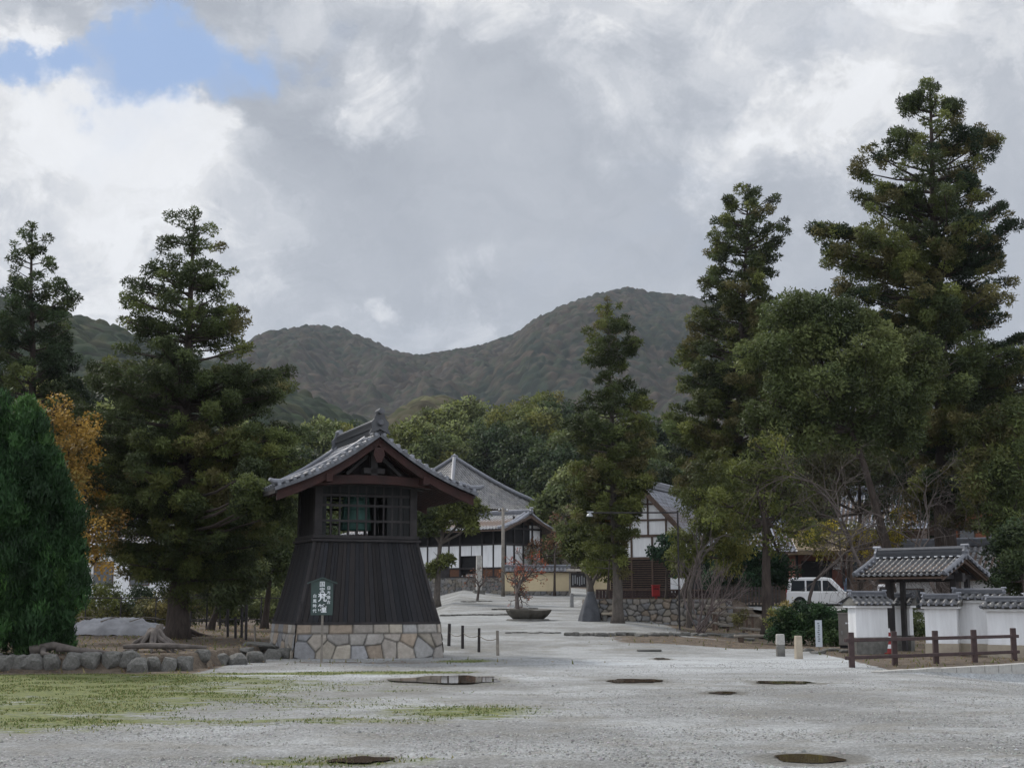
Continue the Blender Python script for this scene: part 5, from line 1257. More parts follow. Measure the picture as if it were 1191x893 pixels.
# pale building and car park glimpsed through the left trees
def plain_house(name, label, px, Y, L_, D_, hw, hr, rz, wall, roof_tint=(.2, .2, .21), cat='house', over=.5, lich=0., win=3, base=0.):
    g = GX(px, Y); g[2] += base; r = empty(name, g, rz, label, cat)
    MB().box((0, 0, hw / 2 - .2), (L_, D_, hw + .4)).build('wall', wall, r)
    gb = MB()
    for s in (-1, 1): gb.prism([(s * (L_ / 2 - .06), -D_ / 2, hw), (s * (L_ / 2 - .06), D_ / 2, hw), (s * (L_ / 2 - .06), 0, hr - .12)], (.06 * s, 0, 0))
    gb.build('gable', wall, r)
    a, b = L_ / 2 + over, D_ / 2 + over; ze = hw - over * (hr - hw) / (D_ / 2)
    rf = tiled('roof', [tile_slope((-a, 0, hr), (a, 0, hr), (-a, -b, ze), (a, -b, ze), .08, .3, .3, .05, roof_tint, 3, lich, 6), tile_slope((a, 0, hr), (-a, 0, hr), (a, b, ze), (-a, b, ze), .08, .3, .3, .05, roof_tint, 4, lich, 6)], r)
    rd = MB(); ridge_stack(rd, (-a, 0, hr), (a, 0, hr), .3, .3, roof_tint[0] / .14 * .8); rd.build('ridge', M_tile, rf)
    un = MB()
    for s in (-1, 1): un.prism([(-a, 0, hr - .06), (-a, s * b, ze - .06), (-a, s * b, ze - .14), (-a, 0, hr - .14)], (2 * a, 0, 0))
    un.build('eaves', M_brown, r)
    for k in range(win):
        x = -L_ / 2 + (k + .5) * L_ / win; f = MB().box((x, -D_ / 2 - .02, hw * .5), (L_ / win * .55, .06, hw * .4)).build('window', M_brown, r)
        MB().box((x, -D_ / 2 - .055, hw * .5), (L_ / win * .55 - .14, .02, hw * .4 - .14)).build('pane', M_glass, f)
    return r
plain_house('white_house', 'pale white house glimpsed between the left-hand trees', 140, 100, 8, 6, 4.2, 6.0, R(-8), M_white, (.3, .3, .31))
plain_house('white_house', 'low pale building beyond the wire fence behind the small cedar', 255, 110, 12, 6, 3.2, 5.0, R(5), M_white, (.3, .3, .31))

# ================================================================== TEMPLE BUILDINGS
def long_hall():
    # local frame: x along the long wall (right end near the camera), -y = long front
    A = R(38); Yc = 101.
    cr = P(587, HOR, Yc); z0 = GX(587, Yc)[2] ; z0 = EYE + (HOR - 683) * Yc / F + .35
    r = empty('temple_hall', (cr[0], Yc, z0), -A, 'long white plastered hall with dark timber framing and a grey tiled gable roof', 'temple hall')
    L_, D_, H_ = 15.0, 4.4, 3.95
    # stone footing
    L = []; rubble(L, (-L_, -.25, -1.2), (1, 0, 0), (0, 0, 1), (0, -1, 0), L_ + .3, 1.55, .3, 41, .05, .07, cols=STONES[:5] * .6); rubble(L, (.3, -.25, -1.2), (0, 1, 0), (0, 0, 1), (1, 0, 0), D_ + .5, 1.55, .3, 42, .05, .07, cols=STONES[:5] * .6)
    V, Fc, C = join_np(L); mesh_np('footing', V, Fc, M_rubble, r, C)
    MB().box((-L_ / 2 + .1, D_ / 2, -.45), (L_ + .3, D_ + .4, 1.55)).build('plinth', M_tan, r)
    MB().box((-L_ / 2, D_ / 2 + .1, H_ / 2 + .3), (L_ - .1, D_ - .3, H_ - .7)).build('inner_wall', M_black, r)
    n = 14; dx = L_ / n
    for k in range(n):
        x = -dx * (k + .5); door = k in (2, 3)
        if door: MB().box((x, .10, 2.35), (dx - .1, .08, .75)).build('wall_panel', M_white, r)
        elif k in (5, 6): MB().box((x, .06, 2.0), (dx - .1, .08, 1.5)).build('wall_panel', M_white, r)
        else: MB().box((x, .06, 1.9), (dx - .1, .08, 1.7)).build('wall_panel', M_white, r)
        if k in (1, 2, 3, 4): MB().box((x, .3, 3.1), (dx * .62, .06, .5)).build('paper_window', M_white, r)
        if not door: MB().box((x, .07, .72), (dx - .1, .07, .62)).build('lower_boarding', mat('reddish_boards', (.13, .06, .035), (.08, .04, .025), 6, .8, .2) if k < 5 else M_dark, r)
    MB().box((-dx * 3, .45, 1.2), (dx * 1.5, .05, 1.5)).build('door', M_white, r)
    fr = MB()
    for k in range(n + 1):
        if k == 3: continue
        fr.bar((-dx * k, 0.05, .35), (-dx * k, .05, H_), .13, .13)
    for z in (.4, 1.05, 2.78, H_): fr.bar((-L_, .03, z), (0, .03, z), .1, .12)
    fr.build('timber_frame', M_dark, r)
    # end wall
    ew = MB().box((-.06, D_ / 2, 1.9), (.08, D_ - .1, 1.7)).build('end_wall', M_white, r)
    MB().box((-.06, D_ * .84, 3.4), (.08, D_ * .28, 1.7)).build('end_wall_panel', M_white, r)
    MB().box((-.10, D_ * .35, 3.5), (.06, D_ * .6, 1.5)).build('end_opening', M_black, r)
    e2 = MB()
    for k in range(5): e2.bar((0.0, D_ * k / 4, .35), (0.0, D_ * k / 4, H_ + (.9 if 0 < k < 4 else 0)), .13, .13)
    for z in (1.05, 2.78, H_): e2.bar((.0, 0, z), (.0, D_, z), .1, .14)
    e2.build('end_frame', M_dark, r)
    MB().box((-.05, D_ / 2, .72), (.07, D_ - .1, .62)).build('end_boarding', M_grey_wood, r)
    HRr = H_ + 1.1; ov = 1.1; gx = .75; ze = H_ - .15
    MB().prism([(-.2, .1, H_), (-.2, D_ - .1, H_), (-.2, D_ / 2, HRr - .25)], (.06, 0, 0)).build('gable', M_brown, r)
    y0, y1, ym = -ov, D_ + ov, D_ / 2
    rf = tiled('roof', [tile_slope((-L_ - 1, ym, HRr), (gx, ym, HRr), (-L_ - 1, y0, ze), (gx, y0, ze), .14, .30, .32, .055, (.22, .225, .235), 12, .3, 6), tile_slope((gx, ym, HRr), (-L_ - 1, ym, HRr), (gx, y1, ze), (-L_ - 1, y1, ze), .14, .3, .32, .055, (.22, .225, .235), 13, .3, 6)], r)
    rd = MB(); ridge_stack(rd, (-L_ - 1, ym, HRr), (gx, ym, HRr), .3, .22, 1.2); oni(rd, (gx, ym, HRr + .05), .38, (1, 0), 1.2); rd.build('ridge', M_tile, rf)
    v = MB(); v.cur = tcol(1.9)
    for k in (0, 1): v.tube([(gx - .12 - .35 * k, ym, HRr + .12), (gx - .12 - .35 * k, (ym + y0) / 2, (HRr + ze) / 2 - .02), (gx - .12 - .35 * k, y0, ze + .12)], .10, 8)
    v.tube([(gx - .12, ym, HRr + .12), (gx - .12, (ym + y1) / 2, (HRr + ze) / 2 - .02), (gx - .12, y1, ze + .12)], .10, 8); v.build('verge_tiles', M_tile, rf)
    for s in (y0, y1): MB().bar((gx - .05, ym, HRr - .2), (gx - .05, s, ze - .14), .08, .22).build('bargeboard', M_brown, r)
    MB().prism([(-L_ - 1, ym, HRr - .08), (-L_ - 1, y0, ze - .06), (-L_ - 1, y0, ze - .13), (-L_ - 1, ym, HRr - .16)], (L_ + 1.6, 0, 0)).prism([(-L_ - 1, ym, HRr - .08), (-L_ - 1, y1, ze - .06), (-L_ - 1, y1, ze - .13), (-L_ - 1, ym, HRr - .16)], (L_ + 1.6, 0, 0)).build('eaves', M_brown, r)
long_hall()

def big_hall():
    Y = 140; c = P(540, 534, Y); g = GX(540, Y); s = 14.5; zr = c[2]; ze = P(632, 592, Y)[2] - .4
    r = empty('main_hall', (c[0] - 1.0, Y, g[2]), R(45), 'great hall with a huge grey hipped tile roof rising behind the long white hall', 'temple hall')
    h = s / 2; zr -= g[2]; ze -= g[2]
    MB().box((0, 0, ze / 2 - .3), (s - 4, s - 4, ze + .6)).build('wall', M_white, r)
    fr = MB()
    for sx in (-1, 1):
        for k in range(7): q = -(s - 4) / 2 + (s - 4) * k / 6; fr.bar((sx * (s - 4) / 2 * 1.005, q, -.5), (sx * (s - 4) / 2 * 1.005, q, ze), .25, .25); fr.bar((q, sx * (s - 4) / 2 * 1.005, -.5), (q, sx * (s - 4) / 2 * 1.005, ze), .25, .25)
    fr.build('timber_frame', M_brown, r)
    t = (0, 0, zr); q = [(-h, -h, ze), (h, -h, ze), (h, h, ze), (-h, h, ze)]; sl = []
    for k in range(4): sl.append(tile_slope(t, t, q[k], q[(k + 1) % 4], .35, .36, .42, .07, (.17, .165, .16), 20 + k, .45, 6))
    rf = tiled('roof', sl, r); hp = MB()
    for k in range(4):
        pts = []
        for i in range(9): f = i / 8; pts.append((q[k][0] * f, q[k][1] * f, zr + (ze - zr) * f - .35 * math.sin(PI * f) + .22 + .25 * f ** 4))
        hp.cur = tcol(1.2); hp.tube(pts, .2, 8)
    hp.build('hip_ridge', M_tile, rf)
    fn = MB(); fn.cur = tcol(1.3); fn.box((0, 0, zr + .2), (.5, .5, .4)); fn.lathe([(.25, .4), (.1, .5), (0, .6)], (0, 0, zr), 12); fn.build('finial', M_tile, rf)
    MB().box((0, 0, ze - .1), (s - .4, s - .4, .14)).build('eaves', M_brown, r)
big_hall()

# earthen wall, ochre, with tiled coping
def ochre_wall(px0, px1, Y, label, base_h=.5):
    a = P(px0, HOR, Y); b = P(px1, HOR, Y); L_ = b[0] - a[0]; g = np.array([(a[0] + b[0]) / 2, Y, EYE + (HOR - 692.5) * Y / F])
    r = empty('earthen_wall', g, 0, label, 'wall')
    MB().box((0, 0, .95), (L_, .5, 1.4)).build('wall', M_yel, r)
    L = []; rubble(L, (-L_ / 2, -.3, -.3), (1, 0, 0), (0, 0, 1), (0, -1, 0), L_, .62, .35, 51, .04, .06, cols=STONES[1:5] * .7); V, Fc, C = join_np(L); mesh_np('stone_footing', V, Fc, M_rubble, r, C)
    MB().box((0, .02, .0), (L_, .6, .58)).build('footing_core', M_stone, r)
    rf = tiled('coping', [tile_slope((-L_ / 2, 0, 2.0), (L_ / 2, 0, 2.0), (-L_ / 2, -.55, 1.68), (L_ / 2, -.55, 1.68), .02, .28, .2, .04, (.2, .2, .21), 31, .2, 6), tile_slope((L_ / 2, 0, 2.0), (-L_ / 2, 0, 2.0), (L_ / 2, .55, 1.68), (-L_ / 2, .55, 1.68), .02, .28, .2, .04, (.2, .2, .21), 32, .2, 6)], r)
    rd = MB(); ridge_stack(rd, (-L_ / 2, 0, 1.98), (L_ / 2, 0, 1.98), .2, .12, 1.2, .07, 2); rd.build('ridge', M_tile, rf); MB().box((0, 0, 1.67), (L_, .8, .05)).build('eaves', M_brown, r)
ochre_wall(587, 664, 100, 'ochre earthen wall with a tiled coping in front of the long white hall')
ochre_wall(684, 722, 100, 'short ochre wall stub right of the notice board, behind the slender cedar')
# notice board
g = P(673, HOR, 99); g[2] = EYE + (HOR - 692) * 99 / F
r = empty('notice_board', g, 0, 'dark framed notice board with pale sheets at the end of the ochre wall', 'notice board')
for x in (-.62, .62): MB().bar((x, 0, -.2), (x, 0, 1.75), .12, .12).build('post', M_grey_wood, r)
MB().box((0, 0, 1.05), (1.1, .06, 1.0)).build('board', M_dark, r)
pp = MB()
for k in range(6): pp.box((-.4 + .16 * k, -.04, 1.05 + random.uniform(-.08, .08)), (.07, .01, random.uniform(.4, .7)))
pp.build('paper_strips', mat('grey_paper', (.32, .33, .34), (.2, .2, .21), 30, .9, 0), r)
MB().prism([(-.85, -.25, 1.68), (-.85, .25, 1.68), (-.85, 0, 1.86)], (1.7, 0, 0)).build('board_roof', M_grey_wood, r)

def gable_house():
    # ridge runs away to the right; the gable wall faces the camera
    Y = 86; A = R(-14); c = P(755, HOR, Y); z0 = 1.62
    r = empty('gabled_storehouse', (c[0], Y, z0), -A * 0 + R(-24), 'white half-timbered house with a steep gable and grey tile roof above the retaining wall', 'house')
    Wd_, D_ = 5.2, 9.0; zw = P(755, 623, Y)[2] - z0; zb_ = P(755, 649, Y)[2] - z0; za = P(755, 572, Y)[2] - z0
    h = Wd_ / 2
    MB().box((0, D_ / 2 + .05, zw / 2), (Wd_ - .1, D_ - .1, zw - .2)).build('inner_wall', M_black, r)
    MB().box((0, .06, (zw + zb_) / 2), (Wd_, .1, zw - zb_)).build('wall', M_white, r)
    for s in (-1, 1): MB().box((s * h, D_ / 2, (zw + zb_) / 2), (.1, D_, zw - zb_)).build('side_wall', M_white, r)
    MB().prism([(-h, 0, zw), (h, 0, zw), (0, 0, za)], (0, .1, 0), (0, .02, 0)).build('gable', M_white, r)
    fr = MB()
    sl = (za - zw) / h
    for x in (-h, -h * .42, h * .1, h * .62, h): fr.bar((x, -.02, 0), (x, -.02, zw), .11, .11)
    for x in (-h * .45, 0, h * .45): fr.bar((x, -.025, zw), (x, -.025, za - abs(x) * sl - .05), .09, .09)
    for z in (zb_, zw): fr.bar((-h, -.035, z), (h, -.035, z), .1, .16)
    for f in (.36, .72): w = h * (1 - f); fr.bar((-w, -.035, zw + (za - zw) * f), (w, -.035, zw + (za - zw) * f), .08, .1)
    fr.build('timber_frame', M_brown, r)
    # lower veranda: slatted wall
    sv = MB()
    for k in range(16): sv.box((0, -.01, .3 + k * (zb_ - .5) / 15), (Wd_ - .2, .05, .06))
    sv.build('louvred_wall', M_brown, r)
    MB().box((h * .72, -.06, .9), (.9, .06, .9)).build('white_screen', M_white, r)
    ov = .7; hh = h + ov; ze = za - hh * sl * .97; y0, y1 = -.8, D_ + .6; zr = za + .25
    rf = tiled('roof', [tile_slope((0, y0, zr), (0, y1, zr), (-hh, y0, ze), (-hh, y1, ze), .1, .3, .3, .055, (.23, .24, .27), 61, .1, 6), tile_slope((0, y1, zr), (0, y0, zr), (hh, y1, ze), (hh, y0, ze), .1, .3, .3, .055, (.23, .24, .27), 62, .1, 6)], r)
    rd = MB(); ridge_stack(rd, (0, y0, zr), (0, y1, zr), .35, .4, 1.3); oni(rd, (0, y0, zr + .1), .5, (0, -1), 1.2); rd.build('ridge', M_tile, rf)
    for s in (-1, 1): MB().bar((0, y0 + .05, zr - .22), (s * hh, y0 + .05, ze - .18), .08, .3).build('bargeboard', M_brown, r)
    un = MB()
    for s in (-1, 1): un.prism([(0, y0, zr - .07), (s * hh, y0, ze - .07), (s * hh, y0, ze - .15), (0, y0, zr - .15)], (0, y1 - y0, 0))
    un.build('eaves', M_brown, r)
gable_house()
# board fence at its foot + red post box
g = P(745, HOR, 84); g[2] = 1.62
r = empty('board_fence', g, 0, 'low dark brown board fence below the white gabled house', 'fence')
bf = MB()
for k in range(40): bf.box((-2.6 + k * .2, 0, .26), (.17, .04, .62))
bf.build('boards', mat('dark_boards', (.05, .032, .03), (.03, .02, .02), 8, .8, .2), r); MB().bar((-2.7, -.04, .6), (5.4, -.04, .6), .07, .09).bar((-2.7, -.04, .1), (5.4, -.04, .1), .06, .07).build('rail', M_brown, r)
g = P(763, HOR, 82.5); g[2] = 1.62
r = empty('red_post_box', g, 0, 'small red post box standing before the dark board fence', 'post box')
MB().box((0, 0, .52), (.46, .36, .62)).build('box', M_redp, r, bevel=.04); MB().box((0, 0, .1), (.16, .16, .3)).build('pedestal', M_redp, r); MB().box((0, -.19, .66), (.3, .02, .05)).build('slot', M_black, r)
MB().box((0, 0, .86), (.52, .42, .06)).build('cap', M_redp, r, bevel=.02)

plain_house('tiled_house', 'blue-grey tiled roof half hidden by trees right of the gabled house', 858, 97, 6, 5, 3.4, 5.2, R(4), M_brown, (.3, .31, .35), base=.6)
plain_house('tiled_house', 'grey roofed house glimpsed between the bare cherry branches', 1035, 96, 5, 6, 5.6, 8.0, R(-20), M_brown, (.15, .16, .19), base=-.1)
plain_house('tiled_house', 'white-walled house with dark timbers behind the right end of the tiled gate', 1120, 72, 5.5, 5, 2.6, 4.0, R(-30), M_white, (.2, .2, .21), base=-.1)

def rest_house():
    Y = 103; x0 = P(925, HOR, Y)[0]; x1 = P(1062, HOR, Y)[0]; L_ = x1 - x0; z0 = P(960, 704, Y)[2]; g = ((x0 + x1) / 2, Y + 2.5, z0)
    r = empty('rest_house', g, R(3), 'low reddish-brown shop with white characters and a beige eave behind the vans', 'shop')
    H_ = P(960, 643, Y)[2] - z0
    MB().box((0, 0, H_ / 2), (L_, 5, H_)).build('wall', M_hide, r)
    MB().prism([(-L_ / 2 - .8, -3.6, H_ - .15), (-L_ / 2 - .8, -3.6, H_ + .15), (-L_ / 2 - .8, 0, H_ + 1.9), (-L_ / 2 - .8, 3.6, H_ + .15), (-L_ / 2 - .8, 3.6, H_ - .15)], (L_ + 1.6, 0, 0)).build('roof', M_thatch, r)
    MB().box((-L_ * .33, -2.55, H_ * .45), (L_ * .26, .1, H_ * .8)).build('doorway', M_black, r); MB().box((.9, -2.55, H_ * .38), (L_ * .34, .1, H_ * .62)).build('shop_opening', M_black, r)
    aw = MB().prism([(-.15, -2.6, H_ * .76), (-.15, -3.5, H_ * .66), (-.15, -3.5, H_ * .63), (-.15, -2.6, H_ * .72)], (1.8, 0, 0)).build('awning', M_whitep, r)
    for ch, px in (('E', 959), ('回', 972), ('L', 985)):
        x = P(px, HOR, Y)[0] - g[0]; text_mesh('letter', ch, .62, M_letter, r, (x, -2.56, P(px, 658, Y)[2] - z0), bold=.02)
    for k in range(6): MB().bar((-L_ / 2 + L_ * k / 5, -2.56, 0), (-L_ / 2 + L_ * k / 5, -2.56, H_), .16, .16).build('post', M_dark, r)
rest_house()
g = GX(1136, 78); r = empty('brick_building', g, R(-6), 'orange-brown walled building partly hidden behind the giant cedar trunk', 'building')
MB().box((0, 0, 3.2), (3.4, 4, 7.6)).build('wall', mat('orange_wall', (.30, .115, .06), (.2, .08, .05), 2, .9, .2), r)
MB().box((0, -.3, 7.05), (4.2, 5.2, .18)).build('roof', M_brown, r)
for z in (2.2, 4.6):
    for x in (-.8, .8): f = MB().box((x, -2.03, z), (.9, .08, 1.1)).build('window', M_brown, r); MB().box((x, -2.08, z), (.74, .03, .94)).build('pane', M_glass, f)

# retaining wall of rubble below the gabled house
def retaining():
    a = P(690, HOR, 62.2)[0]; b = P(852, HOR, 62.2)[0]; zt_ = 1.66; L = []; z0 = .45
    rubble(L, (a, 62.2, z0), (1, 0, 0), (0, 0, 1), (0, -1, 0), b - a, zt_ - z0, .25, 71, .09, .04, cols=STONES * .72, batter=.12, joint=.09)
    rubble(L, (a, 72, z0), (0, -1, 0), (0, 0, 1), (-1, 0, 0), 9.8, zt_ - z0, .25, 72, .09, .06, cols=STONES * .62, batter=.1, joint=.09)
    V, Fc, C = join_np(L); c = np.array([(a + b) / 2, 62.2, z0]); o = mesh_np('retaining_wall', V - c, Fc, M_rubble, None, C, loc=c); tag(o, 'low rubble stone retaining wall with a grassy top in the middle distance', 'stone wall')
retaining()
# low kerb of dark stones
GK = 'stones of the low kerb across the gravel'; k = 0; px = 657
rs = random.Random(4)
while px < 866:
    w = rs.uniform(7, 14); py = 738 - (px - 657) * .0 + rs.uniform(-.6, .6); g = G(px + w / 2, py + 1.5); s = w * g[1] / F
    rock('kerb_stone', g + [0, .1, -.02], (s * 1.15, .32, .17 + rs.uniform(0, .06)), 60 + k, 'dark flat stone in the low kerb across the gravel', 'kerb stone', GK, rz=rs.uniform(-.1, .1)); k += 1; px += w
# further thin edging lines in the path (low kerb stones)
def low_edge(p0, p1, n, lab, grp, h=.10):
    for i in range(n):
        f = (i + .5) / n; px = p0[0] + (p1[0] - p0[0]) * f; py = p0[1] + (p1[1] - p0[1]) * f + random.uniform(-.3, .3); g = G(px, py); s = abs(p1[0] - p0[0]) / n * g[1] / F
        rock('edging_stone', g, (s * 1.1, .25, h), 100 + i, lab, 'edging stone', grp, rz=0)
low_edge((512, 716), (592, 715), 13, 'small brown stone in the thin edging left of the stone basin', 'thin edging left of the basin')
low_edge((572, 709), (626, 708), 9, 'small brown stone edging the plot of the little bare tree', 'edging round the little bare tree')
low_edge((536, 700), (572, 699), 6, 'small brown stone edging the plot of the reddish shrub', 'edging round the reddish shrub', .08)
low_edge((588, 736), (652, 736), 10, 'small flat stone of the sunken line left of the kerb', 'sunken stones left of the kerb', .06)
# stone basin
g = G(614, 721); bs = MB(); n = 40; rs = random.Random(2)
V = []; prof_ = [(.60, 0), (.72, .08), (.88, .22), (1.0, .40), (1.02, .47), (.96, .48), (.90, .44), (.3, .42), (0, .42)]
bs.lathe(prof_, n=44); vs = []
for (x, y, z) in bs.v:
    a = math.atan2(y, x); k = 1 + .05 * math.sin(3 * a + 1) + .03 * math.sin(7 * a) ; vs.append((x * k, y * k * .8, z * (1 + .05 * math.sin(2 * a)) + .0))
bs.v = vs; r = empty('stone_basin', g, 0, 'wide shallow boat-shaped stone basin on the gravel path', 'stone basin')
bs.build('bowl', mat('mossy_stone', (.11, .10, .085), (.055, .05, .04), 4, .9, .6, 12), r, smooth=True)
wv = [(math.cos(2 * PI * k / 40) * .93, math.sin(2 * PI * k / 40) * .74, .463) for k in range(40)]
MB().add(wv, [tuple(range(40))]).build('gravel_fill', mat('pale_fill', (.5, .5, .49), (.4, .4, .39), 12, .9, .4), r)
o = MB().lathe([(0, 0), (1.0, 0), (.95, .05), (0, .06)], n=24).build('footing', M_stone, r)
# wrapped trunk stump
g = G(687, 722); r = empty('wrapped_stump', g, 0, 'forked bare stump wrapped below in dark grey cloth on the gravel', 'stump')
cl = MB(); prof_ = [(.52, 0), (.5, .15), (.42, .5), (.28, .9), (.17, 1.2), (.15, 1.3), (0, 1.32)]
cl.lathe(prof_, n=30); cl.v = [(x * (1 + .13 * math.sin(5 * math.atan2(y, x)) * max(0, 1 - z)), y * (1 + .13 * math.sin(7 * math.atan2(y, x)) * max(0, 1 - z)), z) for (x, y, z) in cl.v]
cl.build('wrapping', mat('grey_cloth', (.10, .105, .115), (.06, .062, .07), 3, .9, .3, 14), r, smooth=True)
MB().tube([(0, 0, 1.1), (.02, 0, 1.6), (-.1, 0, 1.9), (-.22, 0, 2.2)], [.13, .12, .07, .04], 8).tube([(.02, 0, 1.5), (.15, 0, 1.8), (.3, 0, 2.05), (.42, 0, 2.4)], [.1, .08, .06, .03], 8).tube([(.0, 0, 1.55), (.02, .1, 2.0)], [.07, .03], 7).tube([(.15, 0, 1.8), (.42, 0, 1.95), (.5, 0, 2.15)], [.05, .035, .02], 6).build('trunk', M_bark2, r, smooth=True)
g = G(712, 722); r = empty('stone_bench', g, 0, 'small low stone slab bench at the foot of the slender cedar', 'bench')
MB().box((0, 0, .30), (1.0, .4, .12)).build('seat', M_tan, r, bevel=.04)
for x in (-.32, .32): MB().box((x, 0, .11), (.2, .3, .26)).build('leg', M_stone, r, bevel=.03)
# small stone posts
def stone_post(px, pb, pt, w, label, m=M_pale, cat='stone post', tp=.9, split=None):
    g = G(px, pb); h = (pb - pt) * g[1] / F; ww = w * g[1] / F
    if split:
        r = empty('stone_post', g, random.uniform(-.1, .2), label, cat); MB().box((0, 0, h * .25 - .05), (ww, ww, h * .5 + .1)).build('foot', split, r, bevel=.02); MB().box((0, 0, h * .75), (ww * 1.06, ww * 1.04, h * .5), top=.92).build('head', m, r, bevel=.03); return
    o = MB().box((0, 0, h / 2 - .05), (ww, ww, h + .1), top=tp).build('stone_post', m, None, bevel=.025, loc=g); o.rotation_euler = (0, 0, .15); tag(o, label, cat)
stone_post(665, 706, 690, 4.2, 'small grey stone post below the notice board', M_galv)
stone_post(717, 703, 688, 3.0, 'thin pale post beside the slender cedar trunk')
stone_post(908, 763, 738, 9, 'squat grey stone marker with a darker foot before the hedge', M_pale, split=M_stone)
stone_post(929, 766, 740, 8.2, 'pale tan stone marker right of the squat grey one', M_tan)
# tall stone pillar
g = P(557, HOR, 98); g[2] = EYE + (HOR - 690) * 98 / F
r = empty('stone_pillar', g, .2, 'tall pale inscribed stone pillar in front of the long white hall', 'stone pillar')
MB().box((0, 0, 1.35), (.40, .40, 2.5), top=.93).prism([(-.18, -.18, 2.6), (.18, -.18, 2.6), (.18, .18, 2.6), (-.18, .18, 2.6)], (0, 0, .05)).build('shaft', M_pale, r, bevel=.05); MB().box((0, 0, .08), (.75, .75, .3)).build('plinth', M_stone, r, bevel=.03)
# power pole
g = P(585, HOR, 97); g[2] = EYE + (HOR - 691) * 97 / F; h = P(586, 590, 97)[2] - g[2]
r = empty('utility_pole', g, 0, 'weathered brown utility pole standing before the right end of the long hall', 'utility pole')
MB().tube([(0, 0, -.2), (0, 0, h)], [.14, .10], 10).build('pole', M_grey_wood, r, smooth=True); MB().bar((-.35, 0, h - .25), (.35, 0, h - .25), .07, .07).build('crossarm', M_grey_wood, r)
for x in (-.28, .28): MB().lathe([(.03, 0), (.05, .04), (.03, .1), (0, .12)], (x, 0, h - .2), 8).build('insulator', M_white, r)
# street lamp with long arm
Y = 57.8; g = GX(790, Y); z = P(735, 596, Y)[2]; xa = P(686, 596, Y)[0] - g[0]
r = empty('lamp_post', g, 0, 'thin pole with one very long horizontal arm reaching left past the slender cedar', 'lamp post')
MB().tube([(0, 0, -.1), (0, 0, z - g[2] + .1)], .035, 8).build('pole', M_dark, r); MB().bar((0, 0, z - g[2]), (xa, 0, z - g[2]), .05, .06).build('arm', M_dark, r)
lh = MB(); lh.lathe([(.05, .0), (.13, -.1), (.15, -.16), (0, -.17)], (xa, 0, z - g[2]), 12); lh.bar((xa - .12, 0, z - g[2] + .03), (xa + .15, 0, z - g[2] + .03), .07, .05); lh.build('lamp_head', M_metal, r)

# picket fence and wooden rails right of the retaining wall
g = GX(868, 70); r = empty('picket_fence', g, 0, 'dark weathered picket fence beneath the camellia', 'fence')
pk = MB(); x0 = P(828, HOR, 70)[0] - g[0]; x1 = P(912, HOR, 70)[0] - g[0]; n = int((x1 - x0) / .17); zz = P(868, 703, 70)[2] - g[2]
for k in range(n): pk.box((x0 + k * .17, 0, zz + .42), (.11, .03, .95 + random.uniform(-.04, .04)))
pk.build('pickets', mat('grey_pickets', (.09, .08, .075), (.05, .045, .043), 8, .9, .3), r); MB().bar((x0, .03, zz + .2), (x1, .03, zz + .2), .04, .08).bar((x0, .03, zz + .7), (x1, .03, zz + .7), .04, .08).build('rail', M_brown, r)
for i, (pxa, pya, pxb, pyb, lab) in enumerate(((822, 704, 876, 708, 'uppermost weathered plank rail between the trunks'), (824, 712, 884, 716, 'second weathered plank rail from the top'), (826, 723, 850, 728, 'short lower plank rail by the bare shrub'), (860, 730, 892, 733, 'lowest long plank rail beside the brown trunk'))):
    Y = 61 - i * .9; a = P(pxa, pya, Y); b = P(pxb, pyb, Y); c = (a + b) / 2; r = empty('plank_rail', (c[0], c[1], hz(c[0], c[1])), 0, lab, 'rail')
    zz = c[2] - hz(c[0], c[1]); MB().bar(a - c + [0, 0, zz], b - c + [0, 0, zz], .22, .10).build('plank', M_grey_wood, r, bevel=.015)
    for q in (.15, .85): p = a + (b - a) * q - c; MB().bar((p[0], p[1], -.1), (p[0], p[1], zz - .04), .1, .1).build('leg', M_brown, r)
# log bench at the foot of the brown trunk
g = G(884, 748); r = empty('log_bench', g, 0, 'long half-log bench lying low beside the brown trunk', 'bench')
MB().box((0, 0, .27), (1.9, .3, .1)).build('seat', M_grey_wood, r, bevel=.03)
for x in (-.7, .7): MB().box((x, 0, .1), (.18, .26, .24)).build('leg', M_brown, r, bevel=.02)
g = G(755, 757)
tag(MB().box((0, 0, .03), (.75, .3, .05)).build('drain_slab', M_stone, None, bevel=.01, loc=g), 'small dark rectangular slab set in the gravel', 'slab')
# stones and debris before the hedge
for i, (px, py, w) in enumerate(((952, 760, .5), (968, 757, .6), (985, 759, .45), (940, 757, .35), (1005, 760, .5), (870, 745, .5), (848, 741, .45), (1020, 757, .4))):
    g = G(px, py); rock('field_stone', g, (w, .3, .14), 200 + i, ['dark flat stone below the white sign post', 'wide dark stone right of the white sign post', 'dark stone below the grey cabinet', 'small dark stone beside the tan marker', 'dark stone left of the timber fence', 'brown stone at the log bench', 'brown stone left of the log bench', 'small stone by the gate wall'][i], 'stone')

